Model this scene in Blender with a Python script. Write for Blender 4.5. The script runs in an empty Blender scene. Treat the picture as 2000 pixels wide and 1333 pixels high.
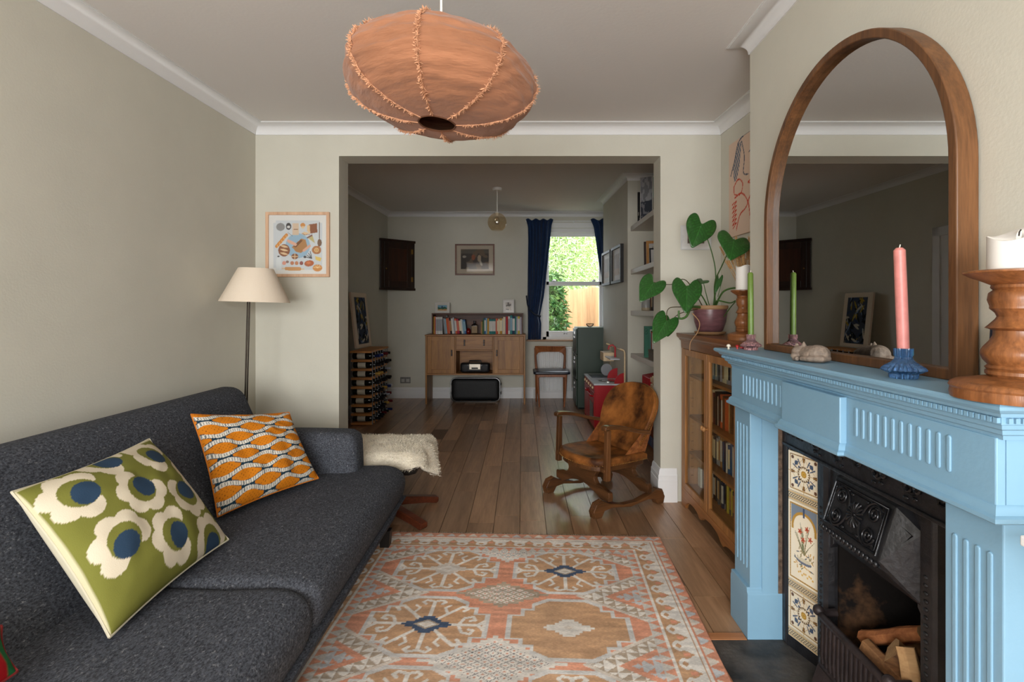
import bpy, bmesh, math, random
import numpy as np
from mathutils import Vector, Matrix

random.seed(7)
RNG = np.random.default_rng(11)
sc = bpy.context.scene
COL = sc.collection
PI = math.pi

# ------------------------------------------------------------------ camera
EYE = 1.30            # lens height; one-point perspective, shifted lens
FPX = 1050.0          # focal length in pixels of a 2000 px wide frame
VX, VY = 1020.0, 605.0
cd = bpy.data.cameras.new('camera')
cam = bpy.data.objects.new('camera', cd)
COL.objects.link(cam)
cam.location = (0, 0, EYE)
cam.rotation_euler = (PI / 2, 0, 0)
cd.sensor_width = 36
cd.lens = 36 * FPX / 2000
cd.shift_x = -(VX - 1000) / 2000
cd.shift_y = (VY - 666.5) / 2000
cd.clip_start = 0.02
sc.camera = cam

# ------------------------------------------------------------------ world, daylight, exposure
w = bpy.data.worlds.new('world')
sc.world = w
w.use_nodes = True
wn = w.node_tree.nodes
wn['Background'].inputs[0].default_value = (0.86, 0.93, 1.0, 1)
wn['Background'].inputs[1].default_value = 6.0

def area(name, loc, rot, sx, sy, power, color=(1, 1, 1), portal=False):
    d = bpy.data.lights.new(name, 'AREA')
    d.shape = 'RECTANGLE'; d.size = sx; d.size_y = sy; d.energy = power; d.color = color
    if portal: d.cycles.is_portal = True
    o = bpy.data.objects.new(name, d)
    o.location = loc; o.rotation_euler = rot
    COL.objects.link(o)
    return o
# overcast daylight: the sky itself lights the garden and its window; the street window behind the lens
# has its sky as an area light standing outside the wall (the far picture glass mirrors that window)
area('street_window_offscreen', (-0.50, -2.52, 1.52), (PI / 2 - 0.42, 0, 0), 2.5, 1.7, 275, (1.0, 0.985, 0.955))

sc.view_settings.view_transform = 'Standard'
sc.view_settings.look = 'None'
sc.view_settings.exposure = 0.0
sc.view_settings.gamma = 1.0
sc.view_settings.use_curve_mapping = False
sc.cycles.use_denoising = True
sc.cycles.max_bounces = 10
sc.cycles.diffuse_bounces = 6
sc.cycles.sample_clamp_indirect = 6.0
sc.cycles.caustics_reflective = False
sc.cycles.caustics_refractive = False

# ------------------------------------------------------------------ helpers
def at(px, py, Y):
    return Vector(((px - VX) * Y / FPX, Y, EYE - (py - VY) * Y / FPX))

def lin(c):
    c = np.asarray(c, dtype=float) / 255.0
    return np.where(c <= 0.04045, c / 12.92, ((c + 0.055) / 1.055) ** 2.4)

def rgba(c):
    l = lin(c)
    return (float(l[0]), float(l[1]), float(l[2]), 1.0)

MATS = {}
def _new(name):
    m = bpy.data.materials.new(name); m.use_nodes = True
    nt = m.node_tree
    return m, nt, nt.nodes['Principled BSDF']

def N(nt, typ, **kw):
    n = nt.nodes.new(typ)
    for k, v in kw.items():
        if k in n.inputs: n.inputs[k].default_value = v
        else: setattr(n, k, v)
    return n

def mat(name, c, rough=0.6, metal=0.0, spec=0.4, var=0.0, vscale=6.0, bump=0.0, bscale=80.0, stretch=(1, 1, 1), c2=None, sheen=0.0, coat=0.0):
    if name in MATS: return MATS[name]
    m, nt, p = _new(name)
    L = nt.links
    p.inputs['Roughness'].default_value = rough
    p.inputs['Metallic'].default_value = metal
    p.inputs['Specular IOR Level'].default_value = spec
    if sheen: p.inputs['Sheen Weight'].default_value = sheen
    if coat: p.inputs['Coat Weight'].default_value = coat
    p.inputs['Base Color'].default_value = rgba(c)
    if var or bump or c2 is not None:
        tc = N(nt, 'ShaderNodeTexCoord'); mp = N(nt, 'ShaderNodeMapping')
        mp.inputs['Scale'].default_value = stretch
        L.new(tc.outputs['Object'], mp.inputs['Vector'])
    if var or c2 is not None:
        nz = N(nt, 'ShaderNodeTexNoise', Scale=vscale, Detail=5.0, Roughness=0.6)
        L.new(mp.outputs[0], nz.inputs['Vector'])
        rp = N(nt, 'ShaderNodeValToRGB')
        a, b = np.array(c, float), np.array(c2 if c2 is not None else c, float)
        if c2 is None: a, b = a * (1 - var), np.minimum(b * (1 + var), 255)
        rp.color_ramp.elements[0].color = rgba(a); rp.color_ramp.elements[0].position = 0.33
        rp.color_ramp.elements[1].color = rgba(b); rp.color_ramp.elements[1].position = 0.67
        L.new(nz.outputs['Fac'], rp.inputs[0]); L.new(rp.outputs[0], p.inputs['Base Color'])
    if bump:
        nb = N(nt, 'ShaderNodeTexNoise', Scale=bscale, Detail=4.0)
        L.new(mp.outputs[0], nb.inputs['Vector'])
        bp = N(nt, 'ShaderNodeBump', Strength=bump, Distance=0.01)
        L.new(nb.outputs['Fac'], bp.inputs['Height']); L.new(bp.outputs[0], p.inputs['Normal'])
    MATS[name] = m
    return m

def wood(name, dark, light, axis='Z', scale=14.0, rough=0.42, rand=0.0, bump=0.15, spec=0.4, knots=0.0):
    """streaked grain along one object axis; rand = brightness spread between objects"""
    if name in MATS: return MATS[name]
    m, nt, p = _new(name); L = nt.links
    tc = N(nt, 'ShaderNodeTexCoord'); mp = N(nt, 'ShaderNodeMapping')
    s = [1.0, 1.0, 1.0]; s['XYZ'.index(axis)] = 0.07
    mp.inputs['Scale'].default_value = s
    oi = N(nt, 'ShaderNodeObjectInfo')
    off = N(nt, 'ShaderNodeVectorMath', operation='SCALE'); off.inputs[0].default_value = (7.3, 3.1, 5.7)
    L.new(oi.outputs['Random'], off.inputs['Scale'])
    ad = N(nt, 'ShaderNodeVectorMath', operation='ADD')
    L.new(tc.outputs['Object'], ad.inputs[0]); L.new(off.outputs[0], ad.inputs[1])
    L.new(ad.outputs[0], mp.inputs['Vector'])
    n1 = N(nt, 'ShaderNodeTexNoise', Scale=scale, Detail=7.0, Roughness=0.65, Distortion=0.6)
    n2 = N(nt, 'ShaderNodeTexNoise', Scale=scale * 9, Detail=3.0, Roughness=0.6)
    L.new(mp.outputs[0], n1.inputs['Vector']); L.new(mp.outputs[0], n2.inputs['Vector'])
    mx = N(nt, 'ShaderNodeMath', operation='MULTIPLY_ADD'); mx.inputs[1].default_value = 0.45
    L.new(n2.outputs['Fac'], mx.inputs[0]); L.new(n1.outputs['Fac'], mx.inputs[2])
    rp = N(nt, 'ShaderNodeValToRGB')
    rp.color_ramp.elements[0].color = rgba(dark); rp.color_ramp.elements[0].position = 0.52
    rp.color_ramp.elements[1].color = rgba(light); rp.color_ramp.elements[1].position = 0.92
    L.new(mx.outputs[0], rp.inputs[0])
    out = rp.outputs[0]
    if rand:
        hv = N(nt, 'ShaderNodeHueSaturation')
        mr = N(nt, 'ShaderNodeMapRange'); mr.inputs['To Min'].default_value = 1 - rand; mr.inputs['To Max'].default_value = 1 + rand
        L.new(oi.outputs['Random'], mr.inputs['Value']); L.new(mr.outputs[0], hv.inputs['Value'])
        L.new(out, hv.inputs['Color']); out = hv.outputs[0]
    L.new(out, p.inputs['Base Color'])
    p.inputs['Roughness'].default_value = rough
    p.inputs['Specular IOR Level'].default_value = spec
    if bump:
        bp = N(nt, 'ShaderNodeBump', Strength=bump, Distance=0.004)
        L.new(n2.outputs['Fac'], bp.inputs['Height']); L.new(bp.outputs[0], p.inputs['Normal'])
    MATS[name] = m
    return m

def printed(name, rough=0.7, bump=0.0, bscale=300.0, spec=0.3, bstretch=(1, 1, 1), fleck=0.0):
    """flat print: colour comes from the mesh's own 'Col' attribute (a pattern, no light)"""
    if name in MATS: return MATS[name]
    m, nt, p = _new(name); L = nt.links
    a = N(nt, 'ShaderNodeAttribute', attribute_name='Col')
    out = a.outputs['Color']
    if bump or fleck:
        tc = N(nt, 'ShaderNodeTexCoord'); mp = N(nt, 'ShaderNodeMapping'); mp.inputs['Scale'].default_value = bstretch
        L.new(tc.outputs['Object'], mp.inputs['Vector'])
        nz = N(nt, 'ShaderNodeTexNoise', Scale=bscale, Detail=3.0)
        L.new(mp.outputs[0], nz.inputs['Vector'])
    if fleck:
        hv = N(nt, 'ShaderNodeHueSaturation')
        mr = N(nt, 'ShaderNodeMapRange'); mr.inputs['From Min'].default_value = 0.3; mr.inputs['From Max'].default_value = 0.7
        mr.inputs['To Min'].default_value = 1 - fleck; mr.inputs['To Max'].default_value = 1 + fleck
        L.new(nz.outputs['Fac'], mr.inputs['Value']); L.new(mr.outputs[0], hv.inputs['Value'])
        L.new(out, hv.inputs['Color']); out = hv.outputs[0]
    L.new(out, p.inputs['Base Color'])
    p.inputs['Roughness'].default_value = rough; p.inputs['Specular IOR Level'].default_value = spec
    if bump:
        bp = N(nt, 'ShaderNodeBump', Strength=bump, Distance=0.003)
        L.new(nz.outputs['Fac'], bp.inputs['Height']); L.new(bp.outputs[0], p.inputs['Normal'])
    MATS[name] = m
    return m

def glass(name, tint=(255, 255, 255), gloss=0.06):
    if name in MATS: return MATS[name]
    m = bpy.data.materials.new(name); m.use_nodes = True
    nt = m.node_tree; nt.nodes.remove(nt.nodes['Principled BSDF'])
    t = N(nt, 'ShaderNodeBsdfTransparent'); t.inputs[0].default_value = rgba(tint)
    g = N(nt, 'ShaderNodeBsdfGlossy'); g.inputs['Roughness'].default_value = 0.02
    mx = N(nt, 'ShaderNodeMixShader'); mx.inputs[0].default_value = gloss
    nt.links.new(t.outputs[0], mx.inputs[1]); nt.links.new(g.outputs[0], mx.inputs[2])
    nt.links.new(mx.outputs[0], nt.nodes['Material Output'].inputs[0])
    MATS[name] = m
    return m

def clear_glass(name, c, rough=0.05):
    if name in MATS: return MATS[name]
    m, nt, p = _new(name)
    p.inputs['Base Color'].default_value = rgba(c); p.inputs['Roughness'].default_value = rough
    p.inputs['Transmission Weight'].default_value = 0.85; p.inputs['IOR'].default_value = 1.45
    MATS[name] = m
    return m

def tag(o, label=None, cat=None, group=None, kind=None):
    if label: o['label'] = label
    if cat: o['category'] = cat
    if group: o['group'] = group
    if kind: o['kind'] = kind
    return o

def thing(name, label, cat, loc=(0, 0, 0), rz=0.0, group=None):
    o = bpy.data.objects.new(name, None)
    o.empty_display_size = 0.05
    COL.objects.link(o)
    o.location = loc; o.rotation_euler = (0, 0, rz)
    return tag(o, label, cat, group)

def mtx(o):
    m = Matrix.Translation(o.location) @ o.rotation_euler.to_matrix().to_4x4()
    return mtx(o.parent) @ m if o.parent else m

class MB:
    """collects shapes, then links them as ONE mesh object"""
    def __init__(self): self.v = []; self.f = []; self.c = None
    def add(self, vs, fs):
        b = len(self.v)
        self.v += [tuple(map(float, x)) for x in vs]
        self.f += [tuple(i + b for i in f) for f in fs]
        return self
    def box(self, x0, x1, y0, y1, z0, z1, M=None):
        vs = [(x, y, z) for x in (x0, x1) for y in (y0, y1) for z in (z0, z1)]
        if M is not None: vs = [M @ Vector(q) for q in vs]
        return self.add(vs, [(0, 1, 3, 2), (4, 6, 7, 5), (0, 4, 5, 1), (2, 3, 7, 6), (0, 2, 6, 4), (1, 5, 7, 3)])
    def beam(self, a, b, w, h, up=(0, 0, 1)):
        a, b = Vector(a), Vector(b); d = (b - a); ln = d.length; d.normalize()
        u = Vector(up); s = d.cross(u)
        if s.length < 1e-4: s = d.cross(Vector((1, 0, 0)))
        s.normalize(); u = s.cross(d)
        M = Matrix((d, s, u)).transposed().to_4x4(); M.translation = a
        return self.box(0, ln, -w / 2, w / 2, -h / 2, h / 2, M)
    def tube(self, pts, r, n=8, cap=True):
        pts = [Vector(q) for q in pts]; k = len(pts)
        rs = r if isinstance(r, (list, tuple)) else [r] * k
        vs = []; prev = None
        for i in range(k):
            t = (pts[min(i + 1, k - 1)] - pts[max(i - 1, 0)]).normalized()
            if prev is None:
                u = t.orthogonal().normalized()
            else:
                u = (prev - t * prev.dot(t)); u = u.normalized() if u.length > 1e-6 else t.orthogonal().normalized()
            prev = u; w_ = t.cross(u)
            vs += [pts[i] + (u * math.cos(2 * PI * j / n) + w_ * math.sin(2 * PI * j / n)) * rs[i] for j in range(n)]
        fs = [(i * n + j, i * n + (j + 1) % n, (i + 1) * n + (j + 1) % n, (i + 1) * n + j) for i in range(k - 1) for j in range(n)]
        if cap: fs += [tuple(range(n - 1, -1, -1)), tuple((k - 1) * n + j for j in range(n))]
        return self.add(vs, fs)
    def lathe(self, prof, n=24, M=None, flute=0.0, nf=0):
        vs = []
        for (r, z) in prof:
            for j in range(n):
                a = 2 * PI * j / n
                rr = r * (1 + flute * math.cos(nf * a)) if flute else r
                vs.append(Vector((rr * math.cos(a), rr * math.sin(a), z)))
        if M is not None: vs = [M @ q for q in vs]
        k = len(prof)
        fs = [(i * n + j, i * n + (j + 1) % n, (i + 1) * n + (j + 1) % n, (i + 1) * n + j) for i in range(k - 1) for j in range(n)]
        if prof[0][0] > 1e-5: fs.append(tuple(range(n - 1, -1, -1)))
        if prof[-1][0] > 1e-5: fs.append(tuple((k - 1) * n + j for j in range(n)))
        return self.add(vs, fs)
    def prism(self, pts, a0, a1, axis='z'):
        """pts: 2-D outline; axis x -> pts are (y,z); y -> (x,z); z -> (x,y)"""
        k = len(pts)
        def q(p, a): return {'x': (a, p[0], p[1]), 'y': (p[0], a, p[1]), 'z': (p[0], p[1], a)}[axis]
        vs = [q(p, a0) for p in pts] + [q(p, a1) for p in pts]
        fs = [(i, (i + 1) % k, k + (i + 1) % k, k + i) for i in range(k)]
        fs += [tuple(range(k - 1, -1, -1)), tuple(range(k, 2 * k))]
        return self.add(vs, fs)
    def sweep(self, path, prof, closed=False):
        """path: plan polyline, room on its right; prof: (offset into room, z)"""
        P = [Vector((p[0], p[1])) for p in path]; k = len(P); vs = []
        for i in range(k):
            def nrm(a, b):
                d = (b - a).normalized(); return Vector((d.y, -d.x))
            if i == 0: m = nrm(P[0], P[1])
            elif i == k - 1: m = nrm(P[-2], P[-1])
            else:
                n1, n2 = nrm(P[i - 1], P[i]), nrm(P[i], P[i + 1])
                m = (n1 + n2) / (1 + n1.dot(n2))
            vs += [(P[i].x + m.x * o, P[i].y + m.y * o, z) for o, z in prof]
        q = len(prof)
        fs = [(i * q + j, (i + 1) * q + j, (i + 1) * q + (j + 1) % q, i * q + (j + 1) % q) for i in range(k - 1) for j in range(q)]
        fs += [tuple(range(q)), tuple((k - 1) * q + j for j in range(q - 1, -1, -1))]
        return self.add(vs, fs)
    def soft(self, x0, x1, y0, y1, z0, z1, r=0.04, n=10, top=0.0, bot=0.0, front=0.0, M=None, dent=None):
        """rounded, slightly crowned box"""
        c = Vector(((x0 + x1) / 2, (y0 + y1) / 2, (z0 + z1) / 2))
        h = Vector(((x1 - x0) / 2, (y1 - y0) / 2, (z1 - z0) / 2))
        r = min(r, h.x * .98, h.y * .98, h.z * .98)
        idx = {}; vs = []; fs = []
        def vid(i, j, k_):
            key = (i, j, k_)
            if key in idx: return idx[key]
            def s(t):
                t = 2 * t / n - 1
                return math.copysign(abs(t) ** 0.75, t)
            q = Vector((s(i), s(j), s(k_)))
            p = Vector((q.x * h.x, q.y * h.y, q.z * h.z))
            core = Vector([max(-(h[a] - r), min(h[a] - r, p[a])) for a in range(3)])
            d = p - core
            if d.length > 1e-9: p = core + d.normalized() * min(r, d.length if (sum(abs(x) > 1e-9 for x in d) == 1) else r)
            bx, by = (1 - q.x ** 2), (1 - q.y ** 2)
            if top and q.z > 0: p.z += top * bx * by * q.z
            if bot and q.z < 0: p.z += bot * bx * by * q.z
            if front and q.x > 0: p.x += front * by * (1 - q.z ** 2) * q.x
            p = p + c
            if dent: p = dent(p)
            idx[key] = len(vs); vs.append(M @ p if M is not None else p)
            return idx[key]
        for a in range(n):
            for b in range(n):
                fs.append((vid(a, b, 0), vid(a, b + 1, 0), vid(a + 1, b + 1, 0), vid(a + 1, b, 0)))
                fs.append((vid(a, b, n), vid(a + 1, b, n), vid(a + 1, b + 1, n), vid(a, b + 1, n)))
                fs.append((vid(a, 0, b), vid(a + 1, 0, b), vid(a + 1, 0, b + 1), vid(a, 0, b + 1)))
                fs.append((vid(a, n, b), vid(a, n, b + 1), vid(a + 1, n, b + 1), vid(a + 1, n, b)))
                fs.append((vid(0, a, b), vid(0, a, b + 1), vid(0, a + 1, b + 1), vid(0, a + 1, b)))
                fs.append((vid(n, a, b), vid(n, a + 1, b), vid(n, a + 1, b + 1), vid(n, a, b + 1)))
        return self.add(vs, fs)
    def ball(self, c, rx, ry=None, rz=None, n=12, M=None):
        ry = rx if ry is None else ry; rz = rx if rz is None else rz
        prof = [(math.sin(PI * i / n), -math.cos(PI * i / n)) for i in range(n + 1)]
        prof[0] = (1e-6, -1); prof[-1] = (1e-6, 1)
        T = Matrix.Translation(c) @ (M.to_4x4() if M is not None else Matrix.Identity(4)) @ Matrix.Diagonal((rx, ry, rz, 1))
        return self.lathe(prof, n=max(8, int(n * 1.4)), M=T)
    def build(self, name, m, parent=None, smooth=0, bevel=0.0, world=False, segs=2, subsurf=0):
        vs = self.v
        if world and parent is not None:
            I = mtx(parent).inverted(); vs = [tuple(I @ Vector(q)) for q in vs]
        me = bpy.data.meshes.new(name)
        me.from_pydata(vs, [], self.f)
        me.update()
        if self.c is not None:
            ca = me.color_attributes.new('Col', 'FLOAT_COLOR', 'POINT')
            cc = np.ones((len(vs), 4), np.float32); cc[:, :3] = lin(self.c)
            ca.data.foreach_set('color', cc.ravel())
        bm = bmesh.new(); bm.from_mesh(me)
        bmesh.ops.recalc_face_normals(bm, faces=bm.faces)
        bm.to_mesh(me); bm.free()
        if smooth:
            me.polygons.foreach_set('use_smooth', [True] * len(me.polygons))
            if smooth < 180: me.set_sharp_from_angle(angle=math.radians(smooth))
        me.materials.append(m)
        o = bpy.data.objects.new(name, me)
        COL.objects.link(o)
        if parent is not None: o.parent = parent
        if bevel:
            b = o.modifiers.new('bevel', 'BEVEL'); b.width = bevel; b.segments = segs; b.limit_method = 'ANGLE'; b.angle_limit = 0.7
            b.harden_normals = False
        if subsurf:
            s = o.modifiers.new('sub', 'SUBSURF'); s.levels = subsurf; s.render_levels = subsurf
        return o

def struct(mb, name, m, **kw):
    o = mb.build(name, m, **kw)
    if o.parent is None: o['kind'] = 'structure'
    return o

def copy_tree(o, parent=None):
    c = o.copy(); COL.objects.link(c); c.parent = parent
    for ch in o.children: copy_tree(ch, c)
    return c

def boxpart(name, m, parent, x0, x1, y0, y1, z0, z1, bevel=0.0, world=False, smooth=0):
    return MB().box(x0, x1, y0, y1, z0, z1).build(name, m, parent, bevel=bevel, world=world, smooth=smooth)

def arc(cx, cy, r, a0, a1, n, ry=None):
    ry = r if ry is None else ry
    return [(cx + r * math.cos(math.radians(a0 + (a1 - a0) * i / n)), cy + ry * math.sin(math.radians(a0 + (a1 - a0) * i / n))) for i in range(n + 1)]

def spline(pts, n=8):
    """Catmull-Rom through 2-D or 3-D points"""
    P = [Vector(p) for p in pts]; out = []
    for i in range(len(P) - 1):
        p0, p1, p2, p3 = P[max(i - 1, 0)], P[i], P[i + 1], P[min(i + 2, len(P) - 1)]
        for j in range(n):
            t = j / n
            out.append(0.5 * ((2 * p1) + (p2 - p0) * t + (2 * p0 - 5 * p1 + 4 * p2 - p3) * t * t + (3 * p1 - p0 - 3 * p2 + p3) * t ** 3))
    out.append(P[-1])
    return out

# ---- flat print painting: masks over (u, v) arrays
def disc(u, v, cx, cy, rx, ry=None, rot=0.0):
    ry = rx if ry is None else ry
    c, s = math.cos(rot), math.sin(rot)
    a = ((u - cx) * c + (v - cy) * s) / rx; b = (-(u - cx) * s + (v - cy) * c) / ry
    return a * a + b * b <= 1
def inpoly(u, v, pts):
    r = np.zeros(u.shape, bool); k = len(pts)
    for i in range(k):
        x0, y0 = pts[i]; x1, y1 = pts[(i + 1) % k]
        c = ((y0 > v) != (y1 > v))
        if y0 != y1: r ^= c & (u < (x1 - x0) * (v - y0) / (y1 - y0) + x0)
    return r
def segs(u, v, pts, wd):
    r = np.zeros(u.shape, bool)
    for (x0, y0), (x1, y1) in zip(pts[:-1], pts[1:]):
        dx, dy = x1 - x0, y1 - y0; l2 = dx * dx + dy * dy + 1e-12
        t = np.clip(((u - x0) * dx + (v - y0) * dy) / l2, 0, 1)
        r |= (u - x0 - t * dx) ** 2 + (v - y0 - t * dy) ** 2 <= wd * wd
    return r
def canvas(u, c):
    C = np.empty(u.shape + (3,)); C[:] = c; return C
def vnoise(u, v, s, seed=0):
    """smooth value noise"""
    r = np.random.default_rng(seed).random((64, 64))
    x, y = u * s, v * s
    i, j = np.floor(x).astype(int), np.floor(y).astype(int); fx, fy = x - i, y - j
    fx, fy = fx * fx * (3 - 2 * fx), fy * fy * (3 - 2 * fy)
    g = lambda a, b: r[a % 64, b % 64]
    return (g(i, j) * (1 - fx) + g(i + 1, j) * fx) * (1 - fy) + (g(i, j + 1) * (1 - fx) + g(i + 1, j + 1) * fx) * fy

def sheet(w_, h_, nx, ny, fn, M=None, z=0.0):
    """printed sheet in local XZ facing -Y, lower-left at the origin, colours fn(u, v) with u,v in 0..1"""
    uu, vv = np.meshgrid(np.linspace(0, 1, nx + 1), np.linspace(0, 1, ny + 1))
    mb = MB(); C = fn(uu, vv).reshape(-1, 3)
    vs = [Vector((a * w_, z, b * h_)) for a, b in zip(uu.ravel(), vv.ravel())]
    if M is not None: vs = [M @ q for q in vs]
    q = nx + 1
    mb.add(vs, [(j * q + i, j * q + i + 1, (j + 1) * q + i + 1, (j + 1) * q + i) for j in range(ny) for i in range(nx)])
    mb.c = C
    return mb

def frame_bars(name, m, parent, w_, h_, t, d, M=None, bevel=0.002):
    """mitred picture frame as one part, in local XZ, front at y=-d"""
    o = [(0, 0), (w_, 0), (w_, h_), (0, h_)]; i = [(t, t), (w_ - t, t), (w_ - t, h_ - t), (t, h_ - t)]
    vs = [(x, y, z) for y in (-d, 0) for (x, z) in o + i]
    fs = []
    for k in range(4):
        n = (k + 1) % 4
        fs += [(k, n, 4 + n, 4 + k), (8 + k, 12 + k, 12 + n, 8 + n), (k, 8 + k, 8 + n, n), (4 + k, 4 + n, 12 + n, 12 + k)]
    if M is not None: vs = [M @ Vector(q) for q in vs]
    return MB().add(vs, fs).build(name, m, parent, bevel=bevel)
# ================================================================== THE ROOM
Y1, Y1B, Y2 = 3.64, 3.83, 7.89       # dividing wall front/back faces, far wall
H1, H2 = 2.55, 2.725                 # ceilings
XCH = 1.055                          # chimney breast face
paint = mat('wall_paint', (199, 196, 183), rough=0.75, spec=0.25, var=0.012, vscale=3, bump=0.06, bscale=120)
white = mat('white_paint', (222, 222, 222), rough=0.5, spec=0.35, bump=0.03, bscale=60)
ceilm = mat('ceiling_paint', (222, 219, 216), rough=0.85, spec=0.2, bump=0.06, bscale=60)
shelfw = mat('shelf_paint', (214, 210, 203), rough=0.5)

def plan(name, pts, z0, z1):
    return struct(MB().prism(pts, z0, z1), name, paint)
plan('wall_left', [(-1.994, -2.0), (-1.806, Y1), (-1.96, Y1), (-2.14, -2.0)], 0, H1)
plan('wall_left_back', [(-2.18, Y1B), (-1.976, Y2), (-2.12, Y2), (-2.33, Y1B)], 0, H2)
m = MB().box(-2.33, -1.241, Y1, Y1B, 0, H2).box(0.936, 1.6, Y1, Y1B, 0, H2).box(-1.241, 0.936, Y1, Y1B, 2.34, H2)
struct(m, 'wall_opening', paint)
WX0, WX1, WZ0, WZ1 = 0.30, 1.24, 0.855, 2.50
m = MB().box(-2.12, WX0, Y2, 8.12, 0, H2).box(WX1, 1.6, Y2, 8.12, 0, H2).box(WX0, WX1, Y2, 8.12, 0, WZ0).box(WX0, WX1, Y2, 8.12, WZ1, H2)
struct(m, 'wall_back', paint)
m = MB().box(1.5, 1.6, Y1B, Y2, 0, H2)
struct(m, 'wall_right_back', paint)
plan('wall_chimney_back', [(1.114, 5.68), (1.056, 7.0), (1.5, 7.0), (1.5, 5.68)], 0, H2)
m = MB().box(XCH, 1.5, 0.80, 1.19, 0, H1).box(XCH, 1.5, 2.09, 2.49, 0, H1).box(XCH, 1.5, 1.19, 2.09, 0.88, H1)
struct(m, 'wall_chimney_front', paint)
plan('wall_right', [(1.345, Y1), (1.40, 2.49), (1.55, 2.49), (1.55, Y1)], 0, H1)
plan('wall_right_front', [(1.40, 0.8), (1.40, -2.0), (1.55, -2.0), (1.55, 0.8)], 0, H1)
m = MB().box(-2.14, -1.75, -2.1, -2.0, 0, H1).box(0.75, 1.55, -2.1, -2.0, 0, H1).box(-1.75, 0.75, -2.1, -2.0, 0, 0.5).box(-1.75, 0.75, -2.1, -2.0, 2.2, H1)
struct(m, 'wall_front', paint)
m = MB().box(-1.75, -1.69, -2.08, -2.0, 0.5, 2.2).box(0.69, 0.75, -2.08, -2.0, 0.5, 2.2).box(-1.75, 0.75, -2.08, -2.0, 0.5, 0.56).box(-1.75, 0.75, -2.08, -2.0, 2.14, 2.2)
m.box(-0.93, -0.87, -2.07, -2.01, 0.5, 2.2).box(-0.13, -0.07, -2.07, -2.01, 0.5, 2.2).box(-1.75, 0.75, -2.07, -2.01, 1.4, 1.45)
struct(m, 'window_2', white)
struct(MB().box(-2.2, 1.6, -2.1, Y1, H1, H1 + 0.1), 'ceiling', ceilm)
struct(MB().box(-2.33, 1.6, Y1B, 8.12, H2, H2 + 0.1), 'ceiling_back', ceilm)

def cove(d, drop, H):
    p = [(0, H), (0, H - drop), (0.006, H - drop)]
    p += [(0.006 + (d - 0.012) * (1 - math.cos(t)), H - drop + 0.004 + (drop - 0.010) * math.sin(t)) for t in np.linspace(0, PI / 2, 9)]
    p += [(d - 0.006, H - 0.003), (d, H - 0.003), (d, H)]
    return p
m = MB().sweep([(-1.994, -2.0), (-1.806, Y1), (1.345, Y1), (1.40, 2.49), (XCH, 2.49), (XCH, 0.8), (1.40, 0.8), (1.40, -2.0)], cove(0.080, 0.068, H1))
struct(m, 'trim_1', white, smooth=40)
m = MB().sweep([(-1.24, Y1B), (-2.18, Y1B), (-1.976, Y2), (1.5, Y2), (1.5, 7.0), (1.056, 7.0), (1.114, 5.68), (1.5, 5.68), (1.5, Y1B)], cove(0.075, 0.062, H2))
struct(m, 'trim_2', white, smooth=40)

def skirt(h):
    return [(0, 0), (0.022, 0), (0.022, h * 0.66), (0.019, h * 0.68), (0.019, h * 0.80), (0.013, h * 0.84), (0.011, h * 0.93), (0.004, h), (0, h)]
struct(MB().sweep([(-1.994, -2.0), (-1.806, Y1), (-1.241, Y1), (-1.241, Y1B)], skirt(0.22)), 'baseboard_left', white, smooth=30)
struct(MB().sweep([(0.936, Y1B), (0.936, Y1), (1.045, Y1)], skirt(0.225)), 'baseboard_right', white, smooth=30)
struct(MB().sweep([(-2.18, Y1B), (-1.976, Y2), (1.5, Y2)], skirt(0.158)), 'baseboard_back', white, smooth=30)
struct(MB().sweep([(1.056, 7.0), (1.114, 5.68), (1.5, 5.68)], skirt(0.158)), 'baseboard_chimney', white, smooth=30)

# ---- a door in the back room's left wall (the mirror shows its frame)
def on_left_back(y):   # wall line
    return -2.18 + (y - Y1B) * 0.204 / (Y2 - Y1B)
d = struct(MB().prism([(on_left_back(4.44) + .002, 4.44), (on_left_back(5.32) + .002, 5.32), (on_left_back(5.32) + .012, 5.32), (on_left_back(4.44) + .012, 4.44)], 0.01, 2.03), 'door_1', white)
m = MB()
for (ya, yb, za, zb) in ((4.35, 4.44, 0, 2.12), (5.32, 5.41, 0, 2.12), (4.35, 5.41, 2.03, 2.12)):
    m.prism([(on_left_back(ya) + .001, ya), (on_left_back(yb) + .001, yb), (on_left_back(yb) + .026, yb), (on_left_back(ya) + .026, ya)], za, zb)
m.build('door_frame', white, d, bevel=0.004)
for ya, yb, za, zb in ((4.56, 4.84, .2, .85), (4.92, 5.20, .2, .85), (4.56, 4.84, 1.0, 1.9), (4.92, 5.20, 1.0, 1.9)):
    MB().prism([(on_left_back(ya) + .012, ya), (on_left_back(yb) + .012, yb), (on_left_back(yb) + .02, yb), (on_left_back(ya) + .02, ya)], za, zb).build('door_panel', white, d, bevel=0.006)

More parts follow.
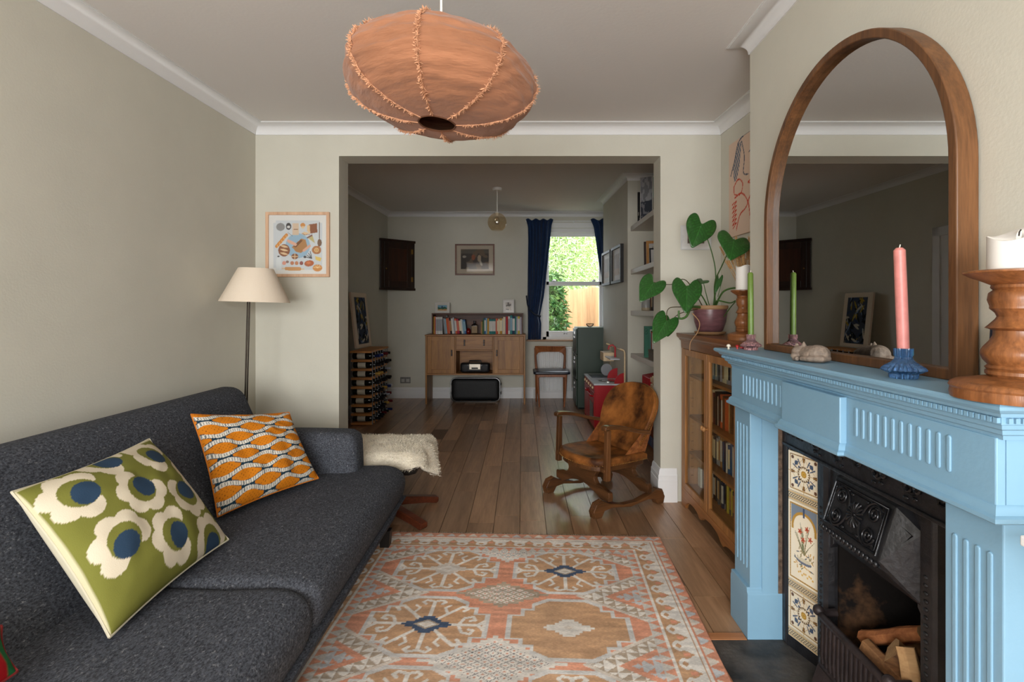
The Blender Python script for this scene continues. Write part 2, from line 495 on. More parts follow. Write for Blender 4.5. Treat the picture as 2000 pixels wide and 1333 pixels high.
# ---- floor: oak boards laid one by one
floor = struct(MB().box(-2.33, 1.6, -2.1, 8.12, -0.10, -0.016), 'floor', mat('subfloor', (40, 30, 24)))
oak = wood('oak_boards', (122, 90, 64), (174, 136, 104), axis='Y', scale=9, rough=0.30, rand=0.26, bump=0.06, spec=0.7)
darkoak = wood('dark_oak_board', (70, 50, 37), (100, 74, 55), axis='Y', scale=9, rough=0.36)
PW = 0.157
rf = random.Random(3)
for k in range(-14, 10):
    x0 = -0.014 + PW * k; x1 = x0 + PW - 0.0012
    spans = [(-2.0, Y2)]
    if x1 > 0.70: spans = [(-2.0, 1.16), (2.155, Y2)]
    for (a, b) in spans:
        y = a - rf.random() * 0.5
        while y < b:
            ln = rf.choice((0.45, 0.62, 0.8, 1.0, 1.2, 1.35))
            ya, yb = max(y, a), min(y + ln, b)
            y += ln
            if b - yb < 0.12: yb = b; y = b
            if yb - ya < 0.05: continue
            mm = darkoak if (k == -6 and ya < 5.7 < yb) else oak
            z = -0.0006 * rf.random()
            MB().add([(x0 - (x0 + x1) / 2, 0, -0.014), (x1 - (x0 + x1) / 2, 0, -0.014), (x1 - (x0 + x1) / 2, yb - ya - 0.0013, -0.014), (x0 - (x0 + x1) / 2, yb - ya - 0.0013, -0.014),
                      (x0 + .0012 - (x0 + x1) / 2, .0008, z), (x1 - .0008 - (x0 + x1) / 2, .0008, z), (x1 - .0008 - (x0 + x1) / 2, yb - ya - .0021, z), (x0 + .0008 - (x0 + x1) / 2, yb - ya - .0021, z)],
                     [(3, 2, 1, 0), (4, 5, 6, 7), (0, 1, 5, 4), (1, 2, 6, 5), (2, 3, 7, 6), (3, 0, 4, 7)]).build('plank', mm, floor).location = ((x0 + x1) / 2, ya, 0)
# hearth slab set flush into the boards, with its oak edging
h = struct(MB().box(0.735, XCH + 0.3, 1.165, 2.108, -0.02, 0.003), 'hearth', mat('slate', (58, 54, 51), rough=0.5, var=0.45, vscale=7, bump=0.5, bscale=26))
tag(h, 'dark sooty stone hearth slab set into the oak floor', 'hearth'); del h['kind']
e = struct(MB().box(0.70, 0.882, 2.11, 2.153, -0.02, 0.005).box(0.70, 0.733, 1.165, 2.11, -0.02, 0.005), 'trim_3', wood('edging_oak', (150, 96, 60), (186, 128, 86), axis='X', scale=10))

# ---- sash window to the garden
win = struct(MB().box(WX0, WX0 + .055, 7.93, 8.08, WZ0, WZ1).box(WX1 - .055, WX1, 7.93, 8.08, WZ0, WZ1).box(WX0, WX1, 7.93, 8.08, WZ1 - .06, WZ1).box(WX0, WX1, 7.93, 8.10, WZ0, WZ0 + .04), 'window_1', white)
A, B = WX0 + .055, WX1 - .055
def sash(name, z0, z1, y0, y1, bot, top):
    s = MB().box(A, A + .042, y0, y1, z0, z1).box(B - .042, B, y0, y1, z0, z1).box(A, B, y0, y1, z0, z0 + bot).box(A, B, y0, y1, z1 - top, z1).build(name, white, win, bevel=0.004)
    MB().box(A + .042, B - .042, (y0 + y1) / 2 - .002, (y0 + y1) / 2 + .002, z0 + bot, z1 - top).build('pane', glass('window_glass', gloss=0.04), s)
    return s
sash('upper_sash', 1.655, WZ1 - .06, 8.02, 8.06, 0.05, 0.05)
lo = sash('lower_sash', WZ0 + .04, 1.715, 7.97, 8.01, 0.085, 0.052)
chrome = mat('chrome', (190, 190, 190), rough=0.25, metal=1.0)
for x in (0.47, 1.06):
    MB().ball((x, 7.985, 1.727), .028, .012, .012, n=8).box(x - .008, x + .03, 7.975, 7.995, 1.73, 1.745).build('sash_fastener', chrome, lo, smooth=40)
MB().tube([(0.62, 7.965, .935), (0.62, 7.95, .95), (0.64, 7.945, .955), (0.66, 7.95, .95), (0.66, 7.965, .935)], .007, 6).build('sash_lift', chrome, lo, smooth=60)
# plaster reveals round the window are the wall itself; inside sill in oak
s = struct(MB().box(0.06, 1.50, 7.78, 7.945, .838, .862), 'trim_4', wood('sill_oak', (120, 86, 52), (160, 120, 78), axis='X', scale=8), bevel=0.005)
m = MB()
for a, b in ((WX0 - .075, WX0), (WX1, WX1 + .075)): m.box(a, b, 7.872, Y2, .862, WZ1 + .075)
m.box(WX0, WX1, 7.872, Y2, WZ1, WZ1 + .075)
struct(m, 'trim_5', white, bevel=0.005)

# ---- garden
struct(MB().box(-9, 14, 8.13, 30, -0.35, -0.2), 'ground', mat('garden_ground', (120, 128, 96), rough=0.9, var=0.3, vscale=3))
fm = wood('fence_wood', (196, 138, 92), (232, 178, 130), axis='Z', scale=9, rough=0.8, rand=0.08)
fx0, fy0, fx1, fy1 = 1.80, 9.0, 0.95, 13.0
fe = thing('garden_fence', 'orange featheredge timber fence standing in the garden outside the window', 'fence', (fx0, fy0, -0.2), math.atan2(fy1 - fy0, fx1 - fx0))
fl = math.hypot(fx1 - fx0, fy1 - fy0)
nb = 18
for i in range(nb):
    x = fl * i / nb
    o = MB().prism([(0, 0), (fl / nb * 1.12, 0.004), (fl / nb * 1.12, 0.026), (0, 0.010)], 0, 1.93 + 0.01 * (i % 3)).build('board', fm, fe)
    o.location = (x, 0.0, 0.0)
for z in (0.3, 1.0, 1.7): boxpart('rail', fm, fe, 0, fl, -0.05, -0.005, z, z + .07)
for x in (0.02, fl / 2, fl - .08): boxpart('post', fm, fe, x, x + .08, -0.13, -0.05, 0, 2.0, bevel=.006)
def bush(name, label, cx, cy, rx, ry, z0, z1, n, c1, c2, lw, ll, seed, droop=0.4):
    r = np.random.default_rng(seed)
    t = thing(name, label, 'shrub', (cx, cy, -0.2))
    V = []; Fc = []; C = []
    z = z0 + (z1 - z0) * r.random(n)
    k = np.sqrt(r.random(n)) * (0.55 + 0.45 * np.sin(np.clip((z - z0) / (z1 - z0), 0, 1) * PI * 0.9 + 0.25))
    a = r.random(n) * 2 * PI
    X, Yv = rx * k * np.cos(a), ry * k * np.sin(a)
    for i in range(n):
        d = Vector((r.normal(), r.normal(), r.normal() * 0.6 - droop)).normalized() * ll * (0.6 + 0.8 * r.random())
        s = d.cross(Vector((r.normal(), r.normal(), r.normal()))).normalized() * lw
        p = Vector((X[i], Yv[i], z[i] + .2)); b = len(V)
        V += [p, p + d * .5 + s, p + d, p + d * .5 - s]; Fc.append((b, b + 1, b + 2, b + 3))
        f = r.random(); c = [c1[q] * (1 - f) + c2[q] * f for q in range(3)]; C += [c] * 4
    mb = MB().add(V, Fc); mb.c = np.array(C)
    o = mb.build('foliage', printed('leaf_print', rough=0.5, spec=0.3), t); o['kind'] = 'stuff'
    for j in range(9):
        a = r.random() * 2 * PI; q = r.random() * .6
        x, y = rx * q * math.cos(a), ry * q * math.sin(a)
        MB().tube([(x * .5, y * .5, 0), (x * .8, y * .8, z1 * .5), (x * 1.1, y * 1.1, z1 * .92)], [.014, .011, .005], 6).build('cane', mat('cane', (120, 128, 70), rough=.5), t, smooth=60)
    return t
bush('bamboo_shrub', 'tall pale green bamboo growing behind the garden fence', 0.95, 14.8, 1.2, 0.9, 0.5, 4.9, 24000, (168, 194, 120), (222, 234, 184), .015, .17, 1)
bush('leafy_shrub', 'dark green shrub with narrow leaves beside the timber fence', 0.47, 10.7, .44, .50, -0.1, 2.0, 9000, (44, 84, 40), (112, 150, 80), .018, .14, 2)
bush('leafy_shrub', 'broad green shrub at the far end of the garden', -0.05, 12.6, .6, .5, -0.1, 2.2, 7000, (70, 110, 56), (140, 172, 100), .02, .15, 7)
bush('thin_tree', 'airy light green tree with a thin crown beyond the fence', 2.4, 16.5, 1.0, .8, 1.6, 4.0, 6000, (160, 186, 124), (220, 232, 180), .018, .14, 3)
# ================================================================== SOFA AND SOFT THINGS
def tweed(name, dark, mid, fleck):
    m, nt, p = _new(name); L = nt.links
    tc = N(nt, 'ShaderNodeTexCoord'); mp = N(nt, 'ShaderNodeMapping'); mp.inputs['Scale'].default_value = (1, .55, 1)
    L.new(tc.outputs['Object'], mp.inputs['Vector'])
    n1 = N(nt, 'ShaderNodeTexNoise', Scale=190.0, Detail=3.0, Roughness=0.7); L.new(mp.outputs[0], n1.inputs['Vector'])
    n2 = N(nt, 'ShaderNodeTexNoise', Scale=118.0, Detail=4.0, Roughness=0.75); L.new(mp.outputs[0], n2.inputs['Vector'])
    r1 = N(nt, 'ShaderNodeValToRGB'); r1.color_ramp.elements[0].color = rgba(dark); r1.color_ramp.elements[1].color = rgba(mid)
    r1.color_ramp.elements[0].position = .35; r1.color_ramp.elements[1].position = .66
    L.new(n1.outputs['Fac'], r1.inputs[0])
    r2 = N(nt, 'ShaderNodeValToRGB'); r2.color_ramp.elements[0].position = .58; r2.color_ramp.elements[1].position = .76
    L.new(n2.outputs['Fac'], r2.inputs[0])
    mx = N(nt, 'ShaderNodeMix', data_type='RGBA'); mx.inputs['B'].default_value = rgba(fleck)
    L.new(r2.outputs[0], mx.inputs['Factor']); L.new(r1.outputs[0], mx.inputs['A'])
    L.new(mx.outputs['Result'], p.inputs['Base Color'])
    p.inputs['Roughness'].default_value = .9; p.inputs['Specular IOR Level'].default_value = .15
    bp = N(nt, 'ShaderNodeBump', Strength=.5, Distance=.004); L.new(n1.outputs['Fac'], bp.inputs['Height']); L.new(bp.outputs[0], p.inputs['Normal'])
    MATS[name] = m
    return m
TW = tweed('charcoal_tweed', (40, 42, 47), (84, 87, 95), (146, 147, 150))

def loft(profile, y0, y1, r, n=6, steps=14):
    """closed XZ profile carried along Y with rounded ends"""
    P = [Vector(p) for p in profile]; c = sum(P, Vector((0, 0))) / len(P)
    st = [(y0 + r * (1 - math.sin(t)), r * (1 - math.cos(t))) for t in np.linspace(PI / 2, 0, n)][::-1]
    st = [(y0 + r * (1 - math.cos(t)), r * (1 - math.sin(t))) for t in np.linspace(0, PI / 2, n)]
    st += [(y0 + r + (y1 - y0 - 2 * r) * k / steps, 0) for k in range(1, steps)]
    st += [(y1 - r * (1 - math.cos(t)), r * (1 - math.sin(t))) for t in np.linspace(PI / 2, 0, n)]
    vs = []; k = len(P)
    for (y, ins) in st:
        for p in P:
            d = p - c; l = d.length; q = c + d * max(0.05, (l - ins) / l)
            vs.append((q.x, y, q.y))
    fs = [(i * k + j, i * k + (j + 1) % k, (i + 1) * k + (j + 1) % k, (i + 1) * k + j) for i in range(len(st) - 1) for j in range(k)]
    fs += [tuple(range(k)), tuple((len(st) - 1) * k + j for j in range(k))]
    return MB().add(vs, fs)

so = thing('sofa', 'long charcoal tweed sofa along the plain wall, two cushions leaning on it', 'sofa', (-1.3, 1.7, 0))
back = [(p.x, p.y) for p in spline([(-1.76, .14), (-1.79, .45), (-1.775, .74), (-1.72, .845), (-1.64, .872), (-1.565, .845), (-1.51, .74), (-1.42, .58), (-1.28, .40), (-1.27, .14)], 5)]
loft(back, 0.28, 3.03, .05).build('backrest', TW, so, smooth=180, world=True)
seat = [(-1.45, .24), (-1.45, .405), (-1.2, .425), (-.86, .430), (-.735, .425), (-.672, .396), (-.650, .34), (-.668, .26), (-.70, .235)]
seat = [(p.x, p.y) for p in spline(seat, 4)]
loft(seat, 1.712, 3.04, .055).build('seat_cushion', TW, so, smooth=180, world=True)
loft(seat, 0.36, 1.706, .055).build('seat_cushion', TW, so, smooth=180, world=True)
bs = [(p.x, p.y) for p in spline([(-1.70, .095), (-1.70, .26), (-.73, .26), (-.695, .235), (-.705, .15), (-.74, .095)], 3)]
loft(bs, 0.30, 3.03, .03).build('base', TW, so, smooth=60, world=True)
for y0, y1 in ((2.855, 3.055), (0.24, 0.44)):
    ar = MB().soft(-1.68, -.895, y0, y1, .10, .632, r=.055, n=14, top=.012, front=.012)
    ar.build('arm', TW, so, smooth=180, world=True)
for x, y in ((-.745, 2.93), (-1.62, 2.93), (-.745, .42), (-1.62, .42), (-.745, 1.7)):
    MB().prism([(-.024, .0125 if x > -1 else 0), (.024, .0125 if x > -1 else 0), (.030, .10), (-.030, .10)], -.027, .027, 'y').build('leg', mat('black_wood', (22, 18, 16), rough=.4), so).location = (x + 1.3, y - 1.7, 0)

def cushion(name, label, cs, T, fn, back_c, group=None, n=70, seed=0, wr=.008, material=None):
    c00, c10, c11, c01 = [Vector(c) for c in cs]
    nrm = (c10 - c00).cross(c01 - c00).normalized()
    base = (c00 + c10) / 2
    t = thing(name, label, 'cushion', base, 0, group)
    uu, vv = np.meshgrid(np.linspace(0, 1, n + 1), np.linspace(0, 1, n + 1))
    s, r = 2 * uu - 1, 2 * vv - 1
    pu = s * (1 - .055 * (1 - r ** 2)); pv = r * (1 - .055 * (1 - s ** 2))
    a, b = (pu + 1) / 2, (pv + 1) / 2
    P = sum(np.array(c)[None, None, :] * k[..., None] for c, k in ((c00, (1 - a) * (1 - b)), (c10, a * (1 - b)), (c11, a * b), (c01, (1 - a) * b)))
    prof = ((1 - np.abs(s) ** 2.4) * (1 - np.abs(r) ** 2.4)).clip(0) ** .55
    wrk = (vnoise(uu, vv, 5, seed) - .5) * wr * 2 + (vnoise(uu, vv, 11, seed + 1) - .5) * wr
    fr = P + np.array(nrm)[None, None, :] * (T / 2 * prof + wrk * prof)[..., None]
    bk = P - np.array(nrm)[None, None, :] * (T / 2 * prof)[..., None]
    q = n + 1; o = np.array(base)
    mb = MB()
    vs = np.concatenate([fr.reshape(-1, 3), bk.reshape(-1, 3)]) - o
    fs = []
    for j in range(n):
        for i in range(n):
            k = j * q + i
            fs.append((k, k + 1, k + q + 1, k + q)); k += q * q
            fs.append((k, k + q, k + q + 1, k + 1))
    mb.add(vs, fs)
    C = fn(uu, vv).reshape(-1, 3); B = np.tile(np.array(back_c, float), (q * q, 1))
    mb.c = np.concatenate([C, B])
    mb.build('cover', material or printed('cotton_print', rough=.85, bump=.25, bscale=420, spec=.15), t, smooth=180)
    rim = [fr[0, i] for i in range(q)] + [fr[j, n] for j in range(1, q)] + [fr[n, i] for i in range(n - 1, -1, -1)] + [fr[j, 0] for j in range(n - 1, -1, -1)]
    MB().tube([Vector(p) - base for p in rim], .0035, 5, cap=False).build('piping', mat(name + '_piping', back_c, rough=.85), t, smooth=60)
    return t

def flowers(u, v):
    x, y = u * 2.28, v * 2.0
    C = canvas(u, (112, 112, 50))
    cream, blue, olive = (206, 194, 172), (42, 62, 84), (112, 112, 50)
    cs = [(.40, 1.58, .9), (.46, .74, 0), (1.08, 1.22, 2.0), (1.14, .44, 1.1), (1.10, 1.92, .4), (1.78, 1.66, .4), (1.80, .86, 2.6), (1.86, .10, .2), (2.30, 1.20, 0)]
    for cx, cy, a0 in cs:
        for k in range(5):
            a = a0 + k * 2 * PI / 6.6
            C[disc(x, y, cx + .235 * math.cos(a), cy + .235 * math.sin(a), .155)] = cream
        C[disc(x, y, cx, cy, .215)] = olive
        ox, oy = .06 * math.cos(a0 + 4.6), .06 * math.sin(a0 + 4.6)
        C[disc(x, y, cx + ox, cy + oy, .172, .155, a0)] = blue
    C[(u > .985) | (v > .985) | (u < .012)] = (190, 182, 150)
    return C
def waves(u, v):
    C = canvas(u, (196, 116, 22))
    x = u * 2 * PI * 2.7 + .5 * np.sin(v * 8); y = v * 9.4 + .2 * np.sin(u * 3)
    line = lambda k: k + .24 * np.sin(x + k * PI)
    k0 = np.floor(y)
    d = np.full(u.shape, 9.0); lo = np.full(u.shape, -9.0); hi = np.full(u.shape, 99.0)
    for o_ in (-1, 0, 1, 2):
        q_ = line(k0 + o_); d = np.minimum(d, np.abs(y - q_)); lo = np.where((q_ <= y) & (q_ > lo), q_, lo); hi = np.where((q_ > y) & (q_ < hi), q_, hi)
    gap = hi - lo
    C[(d < .26) & (gap < 1.15)] = (22, 50, 66)
    C[gap < .74] = (22, 50, 66)
    C[(gap > 1.0) & (d > .36) & (np.sin(u * 190) * np.sin(v * 170) > .82)] = (84, 48, 18)
    C[d < .205] = (24, 40, 50)
    band = d < .185; C[band] = (208, 202, 190)
    C[band & (np.sin(u * 300) > .55) & (d < .15)] = (96, 104, 108)
    return C
cushion('floral_cushion', 'olive cushion printed with cream flowers and navy centres on the sofa', [(-1.075, 1.40, .445), (-1.085, 1.985, .450), (-1.44, 2.075, .80), (-1.425, 1.50, .79)], .19, flowers, (196, 188, 166), seed=3, n=150)
cushion('wave_cushion', 'orange cushion with white wavy stripes propped in the far sofa corner', [(-1.255, 2.215, .445), (-1.02, 2.69, .455), (-1.20, 2.765, .77), (-1.485, 2.41, .83)], .15, waves, (188, 108, 24), seed=9, n=170, wr=.014)

def braid(u, v):
    C = canvas(u, (196, 150, 110))
    C[np.sin(u * 90) * np.sin(v * 90) > .2] = (160, 70, 40)
    C[u > .86] = (150, 18, 24)
    C[u > .94] = (30, 96, 54)
    C[(np.abs(u - .86) < .012) & (np.sin(v * 160) > 0)] = (220, 205, 190)
    return C
cushion('embroidered_cushion', 'red and green embroidered cushion at the near end of the sofa', [(-1.155, .80, .475), (-1.150, 1.225, .475), (-1.225, 1.265, .555), (-1.40, .85, .70)], .10, braid, (120, 30, 30), seed=5, n=60)

# ---- footstool under a sheepskin
fsx, fsy = -.90, 3.405
fs_ = thing('footstool', 'low upholstered footstool on a dark wooden star base, mostly under the sheepskin', 'footstool', (fsx, fsy, 0))
rw = wood('rosewood', (52, 24, 14), (104, 52, 32), axis='X', scale=12, rough=.3)
for k in range(5):
    a = math.radians(33 - 68 + 72 * k - 2) if k else math.radians(-35)
    a = math.radians(-36 + 72 * k)
    M = Matrix.Rotation(a, 4, 'Z')
    prof = [(.03, .055), (.30, .018), (.385, .0), (.40, .012), (.40, .040), (.30, .062), (.03, .115)]
    mb = MB()
    vs = [M @ Vector((x, y, z)) for y in (-.028, .028) for x, z in prof]; q = len(prof)
    mb.add(vs, [(i, (i + 1) % q, q + (i + 1) % q, q + i) for i in range(q)] + [tuple(range(q - 1, -1, -1)), tuple(range(q, 2 * q))])
    mb.build('leg', rw, fs_, bevel=.006)
MB().lathe([(.035, .05), (.035, .28), (.12, .29), (.12, .31)], 20).build('column', mat('dark_steel', (30, 28, 27), rough=.35, metal=.8), fs_, smooth=40)
MB().soft(-.27, .27, -.21, .21, .30, .40, r=.04, n=8, top=.015).build('seat_pad', mat('black_leather', (26, 24, 23), rough=.45), fs_, smooth=180)

def sheepskin():
    n, q = 46, 47
    U, V = np.meshgrid(np.linspace(-1, 1, q), np.linspace(-1, 1, q))
    # skin outline: rounded, a bit irregular
    ang = np.arctan2(V, U); rad = np.maximum(np.abs(U), np.abs(V))
    R = 1 + .05 * np.sin(3 * ang + .6) + .05 * np.cos(5 * ang)
    X, Y = .47 * U * (1 - .13 * V ** 2) * R, .345 * V * (1 - .13 * U ** 2) * R
    ex, ey = np.maximum(np.abs(X) - .25, 0), np.maximum(np.abs(Y) - .19, 0)
    over = np.hypot(ex, ey)
    # past the stool edge the hide bends down
    k = .10
    down = np.where(over < k, over ** 2 / (2 * k), over - k / 2)
    inn = np.where(over < k, over - over ** 2 / (3 * k), k * .67 + (over - k) * .18)
    sx = np.where(over > 1e-6, ex / np.maximum(over, 1e-6), 0) * np.sign(X); sy = np.where(over > 1e-6, ey / np.maximum(over, 1e-6), 0) * np.sign(Y)
    Xn = np.clip(X, -.25, .25) + sx * inn; Yn = np.clip(Y, -.19, .19) + sy * inn
    fold = .030 * np.sin(ang * 7 + 1.2) * np.clip(over / .18, 0, 1)
    Xn = Xn + fold * np.cos(ang); Yn = Yn + fold * np.sin(ang)
    Z = .452 - down * .92 + .014 * (1 - rad) + (vnoise(U + 2, V + 2, 6, 4) - .5) * .014
    P = np.stack([Xn, Yn, Z], -1)
    return P, n, q
P, n, q = sheepskin()
sh = thing('sheepskin', 'cream sheepskin rug thrown over the footstool', 'sheepskin', (fsx, fsy, 0))
FL = [(j * q + i, j * q + i + 1, (j + 1) * q + i + 1, (j + 1) * q + i) for j in range(n) for i in range(n)]
Pf = P.reshape(-1, 3)
mb = MB().add(Pf, FL)
flm = mat('fleece', (226, 216, 196), rough=.95, spec=.1, var=.05, vscale=9, bump=.9, bscale=130, sheen=.3)
o = mb.build('hide', flm, sh, smooth=180)
sd = o.modifiers.new('solid', 'SOLIDIFY'); sd.thickness = .022; sd.offset = -1
# short wool locks standing out of the hide
e1 = np.gradient(P, axis=1).reshape(-1, 3); e2 = np.gradient(P, axis=0).reshape(-1, 3)
nn = np.cross(e1, e2); nn /= np.linalg.norm(nn, axis=1, keepdims=True) + 1e-9
r = np.random.default_rng(2); V = []; Fc = []
for k in range(15000):
    i = r.integers(len(Pf)); p = Pf[i] + (r.random() - .5) * e1[i] * 1.4 + (r.random() - .5) * e2[i] * 1.4 - nn[i] * .002
    d = nn[i] * (.5 + .5 * r.random()) + r.normal(size=3) * .55
    d = d / np.linalg.norm(d) * (.010 + .012 * r.random()); s = np.cross(d, r.normal(size=3)); s = s / np.linalg.norm(s) * .0016
    b = len(V); V += [p - s, p + s, p + d]; Fc.append((b, b + 1, b + 2))
o = MB().add(V, Fc).build('wool', flm, sh); o['kind'] = 'stuff'

# ================================================================== RUG
RW, RL = 1.69, 2.45
def rug_colour(x, d):
    """x across (-RW/2..RW/2), d = distance from the fringed far edge"""
    orange, brown, white_, grey, taupe, blue, pale = [np.array(c, float) for c in ((216, 150, 122), (196, 154, 118), (226, 220, 212), (194, 195, 197), (176, 158, 138), (66, 82, 108), (214, 203, 191))]
    C = canvas(x, orange)
    ax = np.abs(x)
    # side serrated half-diamonds and lattice diamonds between the medallions
    for r_ in range(-1, 5):
        dc = .655 + .47 * r_
        t = (np.abs(d - dc) / .200 + (.63 - ax) / .30)
        C[(t < 1) & (ax < .63)] = pale
        C[(t < .90) & (ax < .63)] = taupe
        saw = (np.mod(ax * 22 + (d - dc) * 0, 1) + np.mod(np.abs(d - dc) * 26, 1))
        C[(t < .88) & (t > .56) & (saw < 1) & (ax < .63)] = white_
        C[(t < .56) & (ax < .63)] = orange
        C[(t < .40) & (ax < .63) & (saw < 1.1)] = grey
        big = (r_ % 2 == 1)
        hx, hy = (.27, .155) if big else (.20, .105)
        s = (np.round(ax / .022) * .022 / hx + np.round(np.abs(d - dc) / .017) * .017 / hy)
        C[s < 1] = white_ * .96 if big else taupe
        a, b = (x / .052 + (d - dc) / .034), (x / .052 - (d - dc) / .034)
        fa, fb = np.abs(np.mod(a, 1) - .5), np.abs(np.mod(b, 1) - .5)
        ii = s < .8
        C[ii & (fa < .36) & (fb < .36)] = white_
        C[ii & (fa < .14) & (fb < .14)] = orange * .9 + 10
        C[ii & big & ((fa > .46) | (fb > .46))] = (110, 108, 112)
    half = lambda pts: pts + [(-a, b) for a, b in pts[::-1]]
    def ring(f):
        q = [(.34, 1), (.60, .80), (.60, .62), (.78, .62), (.78, .40), (1.0, .40), (1.0, -.40), (.78, -.40), (.78, -.62), (.60, -.62), (.60, -.80), (.34, -1)]
        return [(a * (.256 - f), b * (.214 - f)) for a, b in half(q)]
    for r_ in range(5):
        dc = .43 + .47 * r_
        for side in (-1, 1):
            u, v = x - side * .29, d - dc
            near = (np.abs(u) < .30) & (np.abs(v) < .25)
            if not near.any(): continue
            uu, vv = u[near], v[near]; c = C[near]
            c[inpoly(uu, vv, ring(0))] = grey * .5 + white_ * .5
            c[inpoly(uu, vv, ring(.022))] = brown
            plain = (r_ == 1 and side == 1) or (r_ == 3 and side == -1)
            au, av = np.abs(uu), np.abs(vv)
            if not plain:
                ink = segs(au, av, [(0, .03), (0, .17)], .008) | segs(au, av, [(0, .17), (.035, .18), (.05, .165), (.035, .15)], .007)
                ink |= segs(au, av, [(.03, .03), (.10, .105), (.13, .135), (.155, .12), (.14, .10)], .008) | segs(au, av, [(.075, .075), (.055, .12), (.075, .14)], .006)
                ink |= segs(au, av, [(.05, 0), (.21, 0), (.235, .03), (.235, -.03)], .008) | segs(au, av, [(.13, 0), (.15, .05), (.185, .06), (.195, .035), (.175, .03)], .007)
                c[ink] = white_
            st = np.round(au / .016) * .016 / .105 + np.round(av / .013) * .013 / .062
            kind = (r_ + (side > 0) * 2 + 1) % 3
            c[st < 1] = blue if (r_ == 1 and side == -1) or (r_ == 0 and side == 1) or (r_ == 2 and side == 1) else (white_ if plain else pale)
            di = au / .055 + av / .034
            c[di < 1.0] = taupe if not (kind == 1) else white_
            c[di < .72] = white_
            c[di < .40] = pale
            C[near] = c
    # borders, measured from the outer edge
    e = np.minimum.reduce([RW / 2 - ax, d, RL - d])
    along = np.where(RW / 2 - ax <= np.minimum(d, RL - d), d, x)
    b3 = e < .225; tri = np.abs(np.mod(along / .05, 1) - .5) * 2
    C[b3] = white_ * .9
    C[b3 & ((e - .178) / .047 < tri)] = orange
    C[e < .183] = white_
    C[e < .171] = brown * .98
    p = np.mod(along / .105, 1) - .5
    h = (e - .122) / .05
    hook = (e < .168) & (e > .076) & (((np.abs(p) < .36 * (-h + .75)) & (h < .1) & (h > -.85)) | (disc(p, h, 0, .34, .30, .46) & ~disc(p, h, 0, .34, .13, .2)))
    C[hook] = white_
    C[(e < .168) & (e > .076) & (np.abs(p) > .40) & (np.abs(h) < .25)] = orange
    C[e < .076] = white_
    C[e < .062] = orange * .97
    tr = np.abs(np.mod(along / .062, 1) - .5) * 2
    k = e < .052
    C[k & (e > .014) & (tr < (e - .008) / .044 * .9)] = np.where((np.mod(np.floor(along / .062), 3) == 0)[..., None], grey, pale)[k & (e > .014) & (tr < (e - .008) / .044 * .9)]
    # woven streaks across the width
    st = .90 + .20 * vnoise(x * .22 + 5, d + 3, 60, 8) + .10 * (vnoise(x * .6, d, 160, 9) - .5)
    wear = vnoise(x + 4, d + 2, 5, 10)
    C = C * st[..., None]
    C = C * (1 - .16 * wear[..., None]) + np.array((176, 166, 154)) * .16 * wear[..., None]
    return np.clip(C, 0, 255)
rz = -.045
far_right = Vector((.783, 3.050, 0))
ctr = far_right - Matrix.Rotation(rz, 3, 'Z') @ Vector((RW / 2, RL / 2, 0))
rug = thing('kilim_rug', 'faded orange and cream patterned wool rug on the oak floor', 'rug', (ctr.x, ctr.y, .003), rz)
nx, ny = 400, 560
uu, vv = np.meshgrid(np.linspace(-RW / 2, RW / 2, nx + 1), np.linspace(-RL / 2, RL / 2, ny + 1))
zz = .0075 + .0012 * vnoise(uu + 3, vv + 3, 7, 3)
ed = np.minimum(RW / 2 - np.abs(uu), RL / 2 - np.abs(vv)); zz = np.where(ed < .001, .0, zz)
C = rug_colour(uu, RL / 2 - vv).reshape(-1, 3)
me = bpy.data.meshes.new('pile')
q = nx + 1
idx = (np.arange(ny)[:, None] * q + np.arange(nx)[None, :]).ravel()
Fq = np.stack([idx, idx + 1, idx + q + 1, idx + q], 1)
Vv = np.stack([uu.ravel(), vv.ravel(), zz.ravel()], 1)
me.vertices.add(len(Vv)); me.vertices.foreach_set('co', Vv.ravel())
me.loops.add(len(Fq) * 4); me.polygons.add(len(Fq))
me.loops.foreach_set('vertex_index', Fq.ravel()); me.polygons.foreach_set('loop_start', np.arange(len(Fq)) * 4)
me.update(calc_edges=True); me.validate()
ca = me.color_attributes.new('Col', 'FLOAT_COLOR', 'POINT')
cc = np.ones((len(Vv), 4), np.float32); cc[:, :3] = lin(C); ca.data.foreach_set('color', cc.ravel())
me.materials.append(printed('wool_print', rough=.95, bump=.35, bscale=260, spec=.1, bstretch=(.35, 1, 1), fleck=.14))
o = bpy.data.objects.new('pile', me); COL.objects.link(o); o.parent = rug
V = []; Fc = []; r = random.Random(4)
for sgn in (1, -1):
    for i in range(520):
        x = -RW / 2 + RW * (i + r.random()) / 520; l = .012 + .016 * r.random(); dx = r.uniform(-.008, .008); b = len(V)
        V += [(x - .0013, sgn * RL / 2 - sgn * .002, .006), (x + .0013, sgn * RL / 2 - sgn * .002, .006), (x + dx + .001, sgn * (RL / 2 + l), .002), (x + dx - .001, sgn * (RL / 2 + l), .002)]
        Fc.append((b, b + 1, b + 2, b + 3))
o = MB().add(V, Fc).build('fringe', mat('fringe', (206, 196, 178), rough=.95), rug); o['kind'] = 'stuff'
